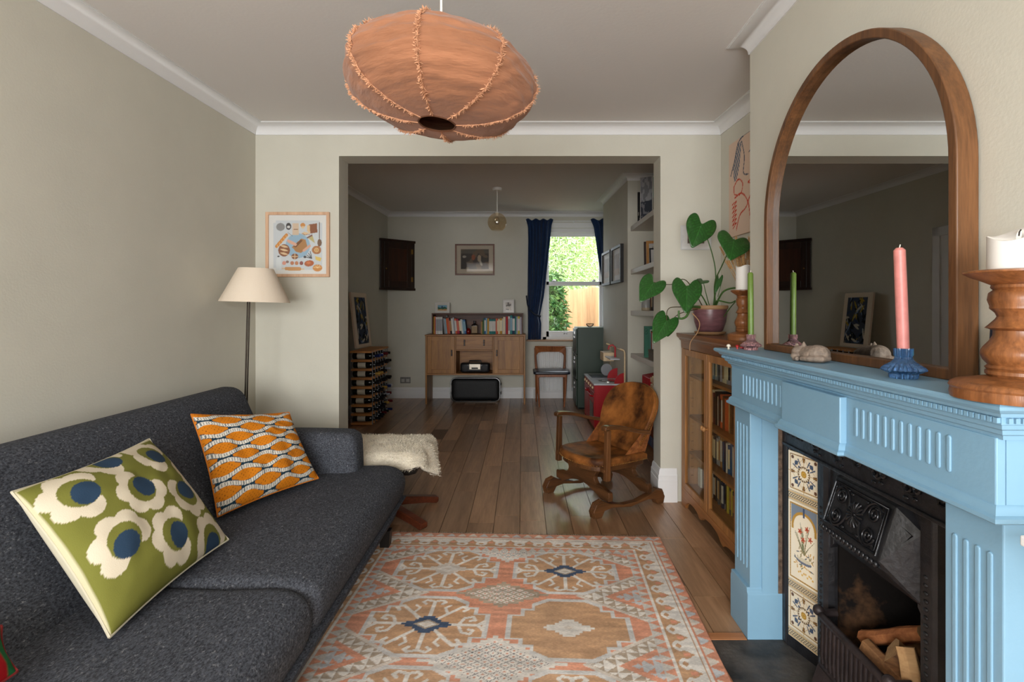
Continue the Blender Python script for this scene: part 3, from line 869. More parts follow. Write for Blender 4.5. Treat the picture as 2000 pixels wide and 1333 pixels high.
# ================================================================== FIRE SURROUND
blue = mat('blue_gloss', (124, 163, 188), rough=.38, spec=.4, var=.015, vscale=4, bump=.05, bscale=70)
PX = .90; YF, YN = 2.277, 1.005; IF, IN = 2.124, 1.145
fsu = thing('fire_surround', 'sky blue painted wooden fire surround with fluted pilasters and mantelshelf', 'fire surround', (PX, 1.64, 0))
wb = dict(world=True)
prof = [(0, 1.058), (.010, 1.058), (.012, 1.066), (.020, 1.070), (.022, 1.078), (.030, 1.082), (.032, 1.090), (.038, 1.092), (.038, 1.106), (.048, 1.108), (.050, 1.114), (.060, 1.118), (.066, 1.123), (.067, 1.129), (.063, 1.134), (0, 1.134)]
MB().sweep([(XCH, YF), (PX, YF), (PX, YN), (XCH, YN)], prof).box(PX, XCH, YN, YF, 1.058, 1.134).build('mantelshelf', blue, fsu, world=True, smooth=30)
# dentil course under the shelf nosing
m = MB()
for i in range(104):
    y = YN - .036 + i * (YF - YN + .074) / 104
    m.box(PX - .0445, PX - .037, y, y + .0082, 1.095, 1.1045)
for i in range(10): m.box(PX - .03 + i * .0125, PX - .022 + i * .0125, YN - .0445, YN - .037, 1.095, 1.1045)
o = m.build('dentil_course', blue, fsu, world=True); o['kind'] = 'stuff'
# frieze: two end blocks and a prouder centre tablet
boxpart('frieze_board', blue, fsu, PX + .005, .985, YN, YF, .905, 1.058, world=True)
boxpart('frieze_block', blue, fsu, .886, PX + .005, 1.80, YF, .93, 1.060, bevel=.003, world=True)
boxpart('frieze_block', blue, fsu, .886, PX + .005, YN, 1.47, .93, 1.060, bevel=.003, world=True)
boxpart('frieze_tablet', blue, fsu, .868, PX + .005, 1.47, 1.80, .925, 1.060, bevel=.003, world=True)
bead = [(0, .900), (.008, .900), (.016, .905), (.016, .913), (.009, .917), (.007, .926), (.003, .932), (0, .934)]
MB().sweep([(.96, YF), (.886, YF), (.886, 1.80), (.868, 1.80), (.868, 1.47), (.886, 1.47), (.886, YN), (.96, YN)], bead).build('frieze_moulding', blue, fsu, world=True, smooth=30)
def reed(y, x, z0, z1, w_=.010):
    p = [(y + w_ / 2 * math.cos(t), z0 + w_ / 2 + w_ / 2 * math.sin(t)) for t in np.linspace(PI, 2 * PI, 7)] + [(y + w_ / 2 * math.cos(t), z1 - w_ / 2 + w_ / 2 * math.sin(t)) for t in np.linspace(0, PI, 7)]
    MB().prism(p, x - .0035, x + .002, 'x').build('flute', blue, fsu, world=True, bevel=.0025)
for i in range(11): reed(2.155 - i * (2.155 - 1.845) / 10, .886, .963, 1.040, .011)
for i in range(12): reed(1.425 - i * (1.425 - 1.115) / 11, .886, .963, 1.040, .011)
for a, b in ((IF, YF), (YN, IN)):
    boxpart('pilaster', blue, fsu, PX, 1.022, a, b, .185, .905, bevel=.003, world=True)
    pl = MB()
    pl.prism([(a - .011, 0), (b + .011, 0), (b + .011, .178), (b + .004, .186), (b + .004, .196), (b, .202), (a, .202), (a - .004, .196), (a - .004, .186), (a - .011, .178)], .886, 1.03, 'x')
    pl.build('plinth_block', blue, fsu, world=True, bevel=.002)
    for i in range(4): reed(a + (b - a) * (.2 + .2 * i), PX, .265, .835, .012)
MB().box(.945, 1.035, IF - .006, IF, 0, .905).build('inner_slip', blue, fsu, world=True)
MB().box(.945, 1.035, IN, IN + .006, 0, .905).build('inner_slip', blue, fsu, world=True)

# ---- the cast iron insert
iron = mat('cast_iron', (36, 36, 39), rough=.36, spec=.5, metal=.25, var=.25, vscale=14, bump=.25, bscale=45)
ironb = mat('grate_iron', (48, 40, 40), rough=.5, spec=.4, metal=.2, var=.2, vscale=14, bump=.2, bscale=60)
relief_m = mat('relief_iron', (36, 36, 39), rough=.26, spec=.6, metal=.45, bump=.1, bscale=60)
YC = 1.64
fi = thing('fireplace_insert', 'black cast iron fireplace insert with floral tile cheeks and ornate hood', 'fireplace', (1.03, YC, 0.003))
def mir(pts): return [(x, 2 * YC - y) for x, y in pts][::-1]
for f in (lambda p: p, mir):
    MB().prism(f([(1.022, 2.115), (1.05, 2.115), (1.05, 2.074), (1.030, 2.074), (1.026, 2.085), (1.022, 2.088)]), .003, .905).build('frame_stile', iron, fi, world=True, bevel=.003)
    MB().prism(f([(1.080, 1.922), (1.055, 1.915), (1.046, 1.905), (1.046, 1.868), (1.056, 1.855), (1.075, 1.850), (1.12, 1.846), (1.12, 1.922)]), .003, .80).build('inner_column', iron, fi, world=True, bevel=.003)
    MB().prism(f([(1.026, 2.08), (1.034, 2.08), (1.10, 1.92), (1.078, 1.92)]), .003, .045).build('tile_ledge', iron, fi, world=True)
    MB().prism(f([(1.034, 2.08), (1.05, 2.08), (1.11, 1.92), (1.085, 1.92)]), .045, .765).build('tile_backing', iron, fi, world=True)
    for k in range(26):      # beaded edge up each column
        pp = f([(1.0455, 1.886)])[0]
        z = .08 + k * .021
        MB().ball((pp[0], pp[1], z), .004, .008, .006, n=5).build('bead', iron, fi, world=True, smooth=60)
boxpart('mortar_edge', mat('old_mortar', (92, 76, 64), rough=.95, var=.3, vscale=40, bump=.8, bscale=60), fi, 1.008, 1.030, 2.1155, 2.1235, .003, .90, world=True)
# top plate with running leaf relief
MB().box(1.024, 1.05, 2 * YC - 2.115, 2.115, .775, .905).build('top_plate', iron, fi, world=True, bevel=.003)
MB().box(1.016, 1.03, 2 * YC - 2.105, 2.105, .772, .784).build('top_rib', iron, fi, world=True, bevel=.003)
def vine():
    m = MB()
    for s in (-1, 1):
        pts = [(1.021, YC + s * t, .842 + .026 * math.sin(t * 48)) for t in np.linspace(.0, .30, 46)]
        m.tube(pts, .0055, 6)
        for k in range(9):
            t = .02 + k * .0327; z = .842 + .026 * math.sin(t * 48); up = 1 if math.sin(t * 48) < 0 else -1
            sp = [(1.020, YC + s * (t + .013 * q * math.cos(5.2 * q)), z + up * (.010 + .013 * q * math.sin(5.2 * q))) for q in np.linspace(.2, 1.3, 12)]
            m.tube(sp, .0048, 5)
            m.ball((1.021, YC + s * (t + .012), z + up * .020), .007, .015, .009, n=6)
            m.ball((1.021, YC + s * (t - .008), z - up * .022), .004, .010, .006, n=6)
        for k in range(4):   # fretwork squares toward the corners
            y = YC + s * (.335 + .034 * k); zc = .842
            for a_ in (.013, .006):
                q = [(1.021, y - a_, zc - a_ * 1.6), (1.021, y + a_, zc - a_ * 1.6), (1.021, y + a_, zc + a_ * 1.6), (1.021, y - a_, zc + a_ * 1.6), (1.021, y - a_, zc - a_ * 1.6)]
                m.tube(q, .0042, 4)
    for k in range(3): m.tube([(1.021, YC + .022 * math.cos(a) * (1 - .3 * k), .842 + .022 * math.sin(a) * (1 - .3 * k)) for a in np.linspace(0, 2 * PI, 18)], .003, 5)
    return m
vine().build('leaf_relief', relief_m, fi, world=True, smooth=60)
# arched plate above the fire
ap = [(1.42, .775), (1.42, .47), (1.445, .50)] + [(YC + .195 * math.cos(t), .515 + .085 * math.sin(t)) for t in np.linspace(PI, 0, 17)] + [(1.835, .50), (1.86, .47), (1.86, .775)]
MB().prism(ap, 1.062, 1.085, 'x').build('arch_plate', iron, fi, world=True, bevel=.002)
# hood
def hood(y0, y1, xb, zb, xt, zt, ys, zs, drop):
    v = [(xt, y0, zt), (xt, y1, zt), (xb, y1, zb), (xb, y0, zb),                 # front panel
         (1.062, y0 - ys, zs), (1.062, y1 + ys, zs), (1.062, y0 - ys, zb - drop), (1.062, y1 + ys, zb - drop),
         (1.062, y0, zt + .01), (1.062, y1, zt + .01), (xb + .012, y0, zb - .022), (xb + .012, y1, zb - .022)]
    f = [(0, 1, 2, 3), (0, 3, 4), (1, 5, 2), (0, 8, 9, 1), (0, 4, 8), (1, 9, 5), (3, 2, 11, 10), (3, 10, 6, 4), (2, 5, 7, 11), (10, 11, 7, 6)]
    return MB().add(v, f)
HY0, HY1, XB, ZB, XT, ZT = 1.478, 1.757, .978, .605, 1.028, .757
ho = hood(HY0, HY1, XB, ZB, XT, ZT, .055, .705, .095).build('hood', iron, fi, world=True, bevel=.003)
# panel frame and ornament lie in the hood's own sloping plane
ez = Vector((XT - XB, 0, ZT - ZB)); Lz = ez.length; ez.normalize(); ex = Vector((0, -1, 0)); en = ez.cross(ex) * -1
if en.x > 0: en = -en
HM = Matrix((ex, en * -1, ez)).transposed().to_4x4(); HM.translation = Vector((XB, HY1, ZB))
HW = HY1 - HY0
def onp(x, z, o=.003): return HM @ Vector((x, -o, z))
m = MB()
for a_, r_ in ((.014, .004), (.024, .0025)):
    m.tube([onp(a_, a_), onp(HW - a_, a_), onp(HW - a_, Lz - a_), onp(a_, Lz - a_), onp(a_, a_)], r_, 6)
m.build('panel_border', iron, ho, world=False, smooth=60)
bpy.context.view_layer.update()
def hoodpart(mb, name):
    I = mtx(fi).inverted(); mb.v = [tuple(I @ Vector(q)) for q in mb.v]
    return mb.build(name, relief_m, ho, smooth=60)
# redo the border in the insert's own frame
bpy.data.objects.remove(ho.children[0])
hoodpart(m, 'panel_border')
m = MB()
cx, cz = HW / 2, Lz / 2
for k in range(16):
    a = 2 * PI * k / 16; m.tube([onp(cx + .007 * math.cos(a), cz + .007 * math.sin(a), .005), onp(cx + .026 * math.cos(a), cz + .026 * math.sin(a), .007), onp(cx + .038 * math.cos(a), cz + .038 * math.sin(a), .003)], [.002, .0052, .003], 6)
m.ball(onp(cx, cz), .005, n=8)
hoodpart(m, 'rosette')
for sx in (-1, 1):
    for sz in (-1, 1):
        m = MB()
        ox, oz = cx + sx * .078, cz + sz * .031
        m.tube([onp(ox + sx * r_ * math.cos(a), oz + sz * r_ * math.sin(a), .004) for a, r_ in zip(np.linspace(0, 4.2 * PI, 44), np.linspace(.027, .004, 44))], .0042, 6)
        m.tube([onp(p.x, p.y, .004) for p in spline([(cx + sx * .03, cz + sz * .012), (cx + sx * .045, cz + sz * .045), (cx + sx * .075, cz + sz * .062), (cx + sx * .108, cz + sz * .045)], 6)], .004, 6)
        for k in range(4): m.ball(onp(cx + sx * (.035 + .022 * k), cz + sz * (.052 + .006 * math.sin(k * 2)), .003), .004, .008, .005, n=5)
        m.box(0, .010, 0, .005, 0, .010, HM @ Matrix.Translation((cx + sx * .108 - .005, -.006, cz + sz * .056 - .005)))
        hoodpart(m, 'scroll')
m = MB()
for k in range(15): m.ball(HM @ Vector((.01 + k * (HW - .02) / 14, .004, -.010)), .008, .008, .010, n=6)
hoodpart(m, 'hood_valance')
for s, ya in ((1, HY0), (-1, HY1)):
    a = Vector((XT + .006, ya - s * .012, ZT - .03)); b = Vector((XB + .02, ya - s * .008, ZB + .012)); c = Vector((1.055, ya - s * .048, .70))
    g = (a + b + c) / 3; q = [g + (p - g) * .62 for p in (a, b, c, a)]
    hoodpart(MB().tube(q, .0035, 5), 'side_triangle')
# fire chamber
soot = mat('sooty_firebrick', (24, 21, 20), rough=.9, spec=.1, c2=(128, 92, 62), vscale=5.5, bump=.6, bscale=22)
soot.node_tree.nodes['Color Ramp'].color_ramp.elements[0].position = .50
soot.node_tree.nodes['Color Ramp'].color_ramp.elements[1].position = .80
MB().prism([(1.085, 1.84), (1.30, 1.755), (1.30, 1.525), (1.085, 1.44), (1.085, 1.40), (1.34, 1.40), (1.34, 1.88), (1.085, 1.88)], .02, .80).build('fireback', soot, fi, world=True)
MB().box(1.08, 1.33, 1.41, 1.87, .10, .125).build('grate_floor', ironb, fi, world=True)
MB().box(1.085, 1.33, 1.41, 1.87, .78, .80).build('flue_plate', iron, fi, world=True)
# fire basket
GX = 1.0; GA, GB = 1.465, 1.815
MB().tube([(1.06, GA, .275), (GX + .01, GA, .275), (GX, GA + .02, .275), (GX, GB - .02, .275), (GX + .01, GB, .275), (1.06, GB, .275)], .013, 8).build('top_rail', ironb, fi, world=True, smooth=60)
MB().tube([(1.06, GA, .115), (GX + .01, GA, .115), (GX, GA + .02, .115), (GX, GB - .02, .115), (GX + .01, GB, .115), (1.06, GB, .115)], .011, 8).build('bottom_rail', ironb, fi, world=True, smooth=60)
for k in range(14):
    y = GA + .03 + k * (GB - GA - .06) / 13
    MB().tube([(GX, y, .11), (GX - .004, y, .16), (GX, y, .275)], [.0075, .0065, .0075], 6).build('bar', ironb, fi, world=True, smooth=60)
MB().ball((GX, GB, .285), .018, n=8).build('finial', ironb, fi, world=True, smooth=60)
MB().ball((GX, GA, .285), .018, n=8).build('finial', ironb, fi, world=True, smooth=60)
MB().prism([(.965, .003), (1.06, .003), (1.06, .108), (1.012, .108), (1.000, .095), (.978, .03)], GA - .01, GB + .01, 'y').build('ash_front', ironb, fi, world=True, bevel=.004)

# ---- printed tiles on the cheeks
def tile_flower(u, v):
    C = canvas(u, (232, 220, 196)); x, y = u - .5, v - .5
    r = np.hypot(x, y); a = np.arctan2(y, x)
    e = np.minimum(.5 - np.abs(x), .5 - np.abs(y))
    gold, navy, br = (182, 140, 62), (72, 86, 108), (104, 72, 52)
    C[(e < .085) & (e > .05)] = gold
    C[(e < .075) & (e > .06) & (np.sin((x + y) * 120) > -.3)] = br
    k = (np.abs(x) + np.abs(y)); C[(np.abs(k - .40) < .012) & (e > .09)] = gold
    d = np.abs(np.mod(a + PI / 4, PI / 2) - PI / 4)
    C[(r > .19) & (r < .42) & (np.abs(np.mod(a, PI / 2) - PI / 4) < .13 * (1 + np.sin(r * 42)) * .9)] = navy
    C[(r > .22) & (r < .40) & (np.abs(np.abs(np.mod(a, PI / 2) - PI / 4) - .30) < .05)] = navy
    C[(r > .30) & (r < .41) & (d < .10)] = br
    C[disc(np.abs(x), np.abs(y), .36, .36, .045)] = br
    pet = .155 + .022 * np.cos(16 * a)
    C[r < .195] = (120, 98, 70); C[r < pet] = (236, 224, 198); C[r < .085] = gold; C[(r < .05) & (r > .03)] = (214, 176, 88)
    C[(np.abs(x) < .004) & (r > .2)] = gold; C[(np.abs(y) < .004) & (r > .2)] = gold
    return C
def tile_border(u, v):
    C = canvas(u, (232, 220, 196)); y = v - .5
    C[np.abs(np.abs(y) - .36) < .05] = (182, 140, 62)
    k = (np.abs(y) < .26); C[k] = (70, 60, 56)
    w_ = .16 * np.sin(u * 44); C[k & (np.abs(y - w_) < .07)] = (214, 196, 160); C[k & (np.abs(y + w_) < .07)] = (214, 196, 160)
    return C
def tile_picture(u, v):
    C = canvas(u, (234, 223, 200)); x, y = u - .5, (v - .5) * 2
    gold = (182, 140, 62)
    e = np.minimum(.5 - np.abs(x), 1 - np.abs(y)); C[(e < .085) & (e > .055)] = gold; C[(e < .075) & (e > .064) & (np.sin((x + y) * 90) > 0)] = (104, 72, 52)
    sp = (y > .45) & (np.hypot(x, y - .40) > .36) & (e > .09); C[sp] = (120, 132, 146)
    C[(y > .40) & (np.abs(np.hypot(x, y - .40) - .36) < .035) & (e > .09)] = gold
    C[(np.abs(np.abs(x) - .36) < .03) & (y < .42) & (y > .30)] = gold
    C[(np.abs(x) < .03) & (y > .66) & (y < .9)] = (60, 80, 110)
    rr = random.Random(5)
    for k in range(26):
        a = rr.uniform(.6, 2.5); L = rr.uniform(.25, .85)
        pts = [(.0 + .02 * k / 17, -.25), (.5 * L * math.cos(a) * .5, -.25 + .5 * L * math.sin(a)), (L * math.cos(a) * .55, -.25 + L * math.sin(a))]
        C[segs(x, y, pts, .0065)] = rr.choice(((112, 118, 84), (140, 128, 92), (92, 104, 92)))
    for k in range(46):
        cx_, cy_ = rr.uniform(-.30, .30), rr.uniform(-.62, -.10)
        C[disc(x, y, cx_, cy_, .014, .05, rr.uniform(0, 3))] = rr.choice(((120, 124, 92), (96, 104, 110), (150, 136, 96), (196, 150, 70)))
    for cx_, cy_ in ((-.12, .30), (.10, .42), (.20, .20), (-.02, .12)):
        for k in range(5): C[disc(x, y, cx_ + .042 * math.cos(k * 1.26), cy_ + .042 * math.sin(k * 1.26), .036, .02, k * 1.26)] = (186, 92, 62)
        C[disc(x, y, cx_, cy_, .025)] = (150, 56, 40)
    C[disc(x, y, .0, -.42, .24, .07)] = (104, 112, 128); C[disc(x, y, .0, -.38, .22, .05)] = (206, 196, 170)
    for k in range(9): C[disc(x, y, -.16 + .055 * k, -.72 + .04 * math.sin(k * 2.2), .026)] = (214, 170, 80)
    return C
tm = printed('glazed_tile', rough=.18, spec=.5)
def tile(fn, z0, h_, nx, ny, M):
    mb = sheet(.150, h_ - .002, nx, ny, fn)
    n0 = len(mb.v)
    mb.box(0, .150, .0008, .008, 0, h_ - .002)
    mb.c = np.concatenate([mb.c, np.tile(np.array((214, 200, 170.)), (8, 1))])
    mb.v = [tuple(M @ Matrix.Translation((0, 0, z0)) @ Vector(q)) for q in mb.v]
    return mb.build('tile', tm, fi, world=True)
dv = Vector((.045, -.151, 0)).normalized()
def cheek(p, d):
    yv = Vector((0, 0, 1)).cross(d)
    M = Matrix((d, yv, Vector((0, 0, 1)))).transposed().to_4x4(); M.translation = p
    z = .048
    for fn, h_, nx, ny in ((tile_border, .035, 70, 20), (tile_flower, .152, 80, 80), (tile_border, .035, 70, 20), (tile_picture, .304, 90, 170), (tile_border, .035, 70, 20), (tile_flower, .152, 80, 80)):
        tile(fn, z, h_, nx, ny, M); z += h_
cheek(Vector((1.027, 2.074, 0)), dv)
cheek(Vector((1.072, 2 * YC - 1.923, 0)), Vector((-.045, -.151, 0)).normalized())

# ---- logs stacked in the grate
barks = [wood('log_a', (126, 72, 40), (192, 124, 76), axis='X', scale=9, rough=.8, bump=.5), wood('log_b', (84, 56, 36), (150, 106, 66), axis='X', scale=9, rough=.85, bump=.5), wood('log_c', (150, 110, 72), (196, 156, 110), axis='X', scale=9, rough=.85, bump=.5)]
def log(label, c, L, r_, rot, mi, seed):
    t = thing('split_log', label, 'log', c, 0, 'split logs in the fireplace grate')
    rr = random.Random(seed)
    sec = [(r_ * rr.uniform(.75, 1.05) * math.cos(a), r_ * rr.uniform(.7, 1.0) * math.sin(a)) for a in (0.2, 0.9, 1.6, 2.3, 3.3, 4.6)]
    st = 6; vs = []
    R = Matrix.Rotation(rot[2], 4, 'Z') @ Matrix.Rotation(rot[1], 4, 'Y') @ Matrix.Rotation(rot[0], 4, 'X')
    for i in range(st + 1):
        k = 1 + rr.uniform(-.07, .07)
        vs += [R @ Vector((-L / 2 + L * i / st, a * k + rr.uniform(-.003, .003), b * k)) for a, b in sec]
    q = len(sec)
    mb = MB().add(vs, [(i * q + j, i * q + (j + 1) % q, (i + 1) * q + (j + 1) % q, (i + 1) * q + j) for i in range(st) for j in range(q)])
    mb.build('split_face', barks[mi], t, bevel=.003)
    for e_ in (vs[:q], vs[-q:]): MB().add(e_, [tuple(range(q))]).build('end_grain', wood('log_end', (150, 112, 76), (204, 166, 120), axis='Z', scale=20, rough=.85), t)
log('bright orange split log lying on top of the log pile', (1.140, 1.655, .292), .20, .030, (.4, -.55, -1.08), 0, 1)
log('grey-brown split log pointing out of the middle of the pile', (1.125, 1.600, .235), .20, .042, (.2, -.35, .5), 1, 2)
log('dark flat log leaning at the back of the pile', (1.205, 1.56, .265), .18, .040, (1.2, .2, 1.9), 1, 3)
log('charred brown log half buried in the pile', (1.140, 1.520, .262), .18, .046, (.2, -.5, 2.6), 1, 4)
log('pale upright log at the side of the pile', (1.085, 1.495, .245), .20, .036, (.3, -1.1, 1.4), 2, 5)
log('brown split log wedged at the front of the pile', (1.075, 1.555, .235), .20, .038, (.9, -.3, 1.9), 1, 11)
log('small pale split log behind the grate bars', (1.055, 1.60, .165), .18, .030, (.6, -.1, 1.2), 2, 6)
log('reddish split log lying low behind the bars', (1.105, 1.695, .160), .20, .030, (1.0, .1, .9), 0, 7)

# ================================================================== MIRROR
frw = wood('mirror_wood', (70, 45, 26), (118, 79, 47), axis='Z', scale=16, rough=.45)
MY0, MY1, MZ0, ZS = 1.235, 2.222, 1.134, 1.650
def arch(ins, bot):
    r_ = (MY1 - MY0) / 2 - ins; cy = (MY0 + MY1) / 2
    return [(MY1 - ins, MZ0 + bot)] + [(cy + r_ * math.cos(t), ZS + r_ * math.sin(t)) for t in np.linspace(0, PI, 49)] + [(MY0 + ins, MZ0 + bot)]
mi = thing('arched_mirror', 'large arched mirror in a deep brown wooden frame on the mantelshelf', 'mirror', (1.02, 1.73, MZ0))
O, I_ = arch(0, 0), arch(.026, .026)
k = len(O)
vs = [(x, y, z) for x in (.998, 1.050) for (y, z) in O + I_]
fs = []
for i in range(k):
    n = (i + 1) % k
    fs += [(i, n, k + n, k + i), (2 * k + i, 3 * k + i, 3 * k + n, 2 * k + n), (i, 2 * k + i, 2 * k + n, n), (k + i, k + n, 3 * k + n, 3 * k + i)]
MB().add(vs, fs).build('frame', frw, mi, world=True, smooth=30, bevel=.003)
mg = bpy.data.materials.new('silvered_glass'); mg.use_nodes = True
mp_ = mg.node_tree.nodes['Principled BSDF']; mp_.inputs['Metallic'].default_value = 1; mp_.inputs['Roughness'].default_value = .004; mp_.inputs['Base Color'].default_value = (.80, .82, .82, 1)
MB().prism(arch(.024, .024), 1.024, 1.030, 'x').build('mirror_glass', mg, mi, world=True)

# ================================================================== GLAZED BOOKCASE
bw = wood('bookcase_wood', (132, 84, 42), (186, 132, 78), axis='Z', scale=11, rough=.4)
bwy = wood('bookcase_wood_long', (124, 76, 38), (176, 120, 70), axis='Y', scale=11, rough=.4)
BX, BY0, BY1 = 1.065, 2.50, 3.600
bk = thing('glazed_bookcase', 'warm brown wooden bookcase with two glass doors in the alcove', 'bookcase', (BX, 3.05, 0))
XB2 = 1.340
kw = dict(world=True, bevel=.002)
boxpart('side_panel', bw, bk, BX + .022, XB2, BY1 - .02, BY1, 0, 1.10, **kw)
boxpart('side_panel', bw, bk, BX + .022, XB2, BY0, BY0 + .02, 0, 1.10, **kw)
boxpart('back_panel', bw, bk, XB2 - .012, XB2, BY0 + .02, BY1 - .02, .06, 1.09, **kw)
boxpart('bottom_board', bwy, bk, BX + .024, XB2 - .012, BY0 + .02, BY1 - .02, .118, .138, **kw)
MB().sweep([(XB2, BY1), (BX, BY1), (BX, BY0), (XB2, BY0)], [(-.02, 1.045), (0, 1.045), (.002, 1.094), (.010, 1.100), (.012, 1.108), (.022, 1.118), (.024, 1.124), (.026, 1.143), (-.02, 1.143)]).box(BX + .018, XB2, BY0, BY1, 1.10, 1.143).build('top', wood('bookcase_top_wood', (88, 50, 24), (136, 84, 44), axis='Y', scale=10, rough=.32), bk, world=True, smooth=25)
for z in (.345, .585, .855): boxpart('shelf', bwy, bk, BX + .045, XB2 - .014, BY0 + .022, BY1 - .022, z, z + .018, **kw)
# notched shelf supports at the far side
for x in (BX + .055, XB2 - .05):
    zz = []
    for i in range(15): zz += [(x + .0, .17 + i * .057), (x + .018, .17 + i * .057 + .028), (x, .17 + i * .057 + .028)]
    MB().prism([(x - .012, .15)] + zz + [(x - .012, 1.04)], BY1 - .034, BY1 - .021, 'y').build('notched_strip', bw, bk, world=True)
# shaped apron
ap = [(BY1, .118), (BY1, .0), (3.52, .0), (3.50, .035), (3.44, .062), (3.36, .070), (3.30, .060), (3.26, .045), (3.22, .052), (3.19, .045)]
ap = [(BY1, .118), (BY1, .0)] + [(p.x, p.y) for p in spline([(3.515, .0), (3.50, .028), (3.45, .056), (3.36, .066), (3.28, .056), (3.245, .038), (3.205, .044), (3.16, .070), (3.05, .082), (2.94, .070), (2.895, .044), (2.855, .038), (2.82, .056), (2.74, .066), (2.65, .056), (2.60, .028), (2.585, .0)], 4)] + [(BY0, .0), (BY0, .118)]
MB().prism(ap, BX + .002, BX + .022, 'x').build('apron', bwy, bk, world=True, bevel=.002)
boxpart('stile', bw, bk, BX + .002, BX + .022, BY1 - .035, BY1, .118, 1.046, **kw)
boxpart('stile', bw, bk, BX + .002, BX + .022, BY0, BY0 + .16, .118, 1.046, **kw)
light = wood('door_edge_wood', (150, 100, 56), (200, 150, 98), axis='Z', scale=11, rough=.4)
for a, b, ky in ((3.112, 3.562, 3.128), (2.665, 3.108, 3.092)):
    t_ = .042
    d = MB().box(BX, BX + .020, a, a + t_, .122, 1.042).box(BX, BX + .020, b - t_, b, .122, 1.042).box(BX, BX + .020, a + t_, b - t_, .122, .122 + t_).box(BX, BX + .020, a + t_, b - t_, 1.042 - t_, 1.042)
    d = d.build('door', bw, bk, world=True, bevel=.003)
    I3 = mtx(bk).inverted()
    MB().box(BX + .009, BX + .012, a + t_ - .004, b - t_ + .004, .122 + t_ - .004, 1.042 - t_ + .004).build('pane', glass('cabinet_glass', (246, 246, 240), gloss=.07), d).data.transform(I3)
    kn = MB().lathe([(.007, 0), (.007, .010), (.014, .016), (.015, .022), (.010, .028), (.001, .030)], 14, M=Matrix.Translation((BX, ky, .61)) @ Matrix.Rotation(-PI / 2, 4, 'Y'))
    kn.build('knob', light, d, smooth=50).data.transform(I3)
# ================================================================== LEATHER ROCKING CHAIR
rc = thing('rocking_chair', 'low antique rocking chair with worn brown leather seat and rounded back', 'chair', (.552, 3.722, 0.0), math.radians(210))
chw = wood('chair_oak', (54, 33, 18), (108, 70, 40), axis='X', scale=13, rough=.32, spec=.5)
chz = wood('chair_oak_post', (54, 33, 18), (108, 70, 40), axis='Z', scale=13, rough=.32, spec=.5)
lea = mat('worn_leather', (62, 34, 15), rough=.58, spec=.2, c2=(158, 98, 46), vscale=7, bump=.25, bscale=50)
leb = mat('worn_leather_edge', (104, 58, 28), rough=.45, spec=.4, c2=(164, 102, 56), vscale=30, bump=.4, bscale=120)
run = [(.285, 0), (.300, .045), (.275, .090), (.225, .103), (.175, .080), (.06, .052), (-.06, .052), (-.175, .080), (-.225, .103), (-.275, .090), (-.300, .045), (-.285, 0), (-.235, 0), (-.212, .038), (-.15, .048), (0, .026), (.15, .048), (.212, .038), (.235, 0)]
for s in (-1, 1):
    r_ = MB().prism(run, s * .272 - .026, s * .272 + .026, 'y').build('runner', chw, rc, bevel=.005)
    for e in (1, -1):
        for k in range(3):
            y = s * .272 - .015 + .015 * k
            MB().tube([(e * .291, y, .004), (e * .3035, y, .045), (e * .278, y, .092), (e * .228, y, .106)], .004, 5).build('reed', chw, r_, smooth=60)
yoke = [(p.x, p.y) for p in spline([(0, .275), (.16, .275), (.168, .245), (.142, .205), (.165, .170), (.215, .165), (.262, .150), (.292, .145), (.298, .118), (.296, .088)], 4)]
yl = [(p.x, p.y) for p in spline([(.245, .086), (.215, .085), (.15, .112), (.07, .135), (0, .142)], 4)]
half = yoke + yl
full = half + [(-a, b) for a, b in half[::-1][1:-1]]
for x in (.165, -.165):
    MB().prism(full, x - .018, x + .018, 'x').build('curule_yoke', wood('chair_oak_cross', (54, 33, 18), (104, 68, 40), axis='Y', scale=13, rough=.32, spec=.5), rc, bevel=.005)
MB().tube([(.165, 0, .19), (-.165, 0, .19)], .014, 8).build('stretcher', chw, rc, smooth=60)
# seat frame, leather, nails
def seat_out(k):
    h = [(-.20, .225 * k), (-.05, .240 * k), (.10, .242 * k), (.175, .228 * k), (.230, .175 * k), (.262, .08 * k), (.270, 0)]
    h = [(p.x, p.y) for p in spline(h, 4)]
    return h + [(a, -b) for a, b in h[::-1][1:]]
MB().prism([(a * .94, b) for a, b in seat_out(.93)], .255, .295, 'z').build('seat_frame', chw, rc, bevel=.004)
rows = [(.290, 1.0, 0), (.300, 1.012, 0), (.318, 1.02, 0), (.333, 1.0, 0), (.341, .94, 0), (.336, .84, 0), (.330, .6, 0), (.327, .3, 0)]
vs = []; base = seat_out(1)
for z, k, _ in rows: vs += [(a * k, b * k, z) for a, b in base]
q = len(base)
fs = [(i * q + j, i * q + (j + 1) % q, (i + 1) * q + (j + 1) % q, (i + 1) * q + j) for i in range(len(rows) - 1) for j in range(q)]
fs += [tuple(range(q)), tuple((len(rows) - 1) * q + j for j in range(q))]
st = MB().add(vs, fs).build('seat', lea, rc, smooth=50)
brass = mat('old_brass', (150, 112, 62), rough=.35, metal=.9)
nm = MB().ball((0, 0, 0), .0042, n=5).build('nail', brass, st, smooth=60)
pts = []
for j in range(q):
    a, b = Vector(base[j]), Vector(base[(j + 1) % q]); L_ = (b - a).length; k = max(1, int(L_ / .0125))
    pts += [a + (b - a) * t / k for t in range(k)]
for i, p in enumerate(pts):
    o = nm if i == 0 else nm.copy()
    if i: COL.objects.link(o); o.parent = st
    o.location = (p.x * 1.014, p.y * 1.014, .297)
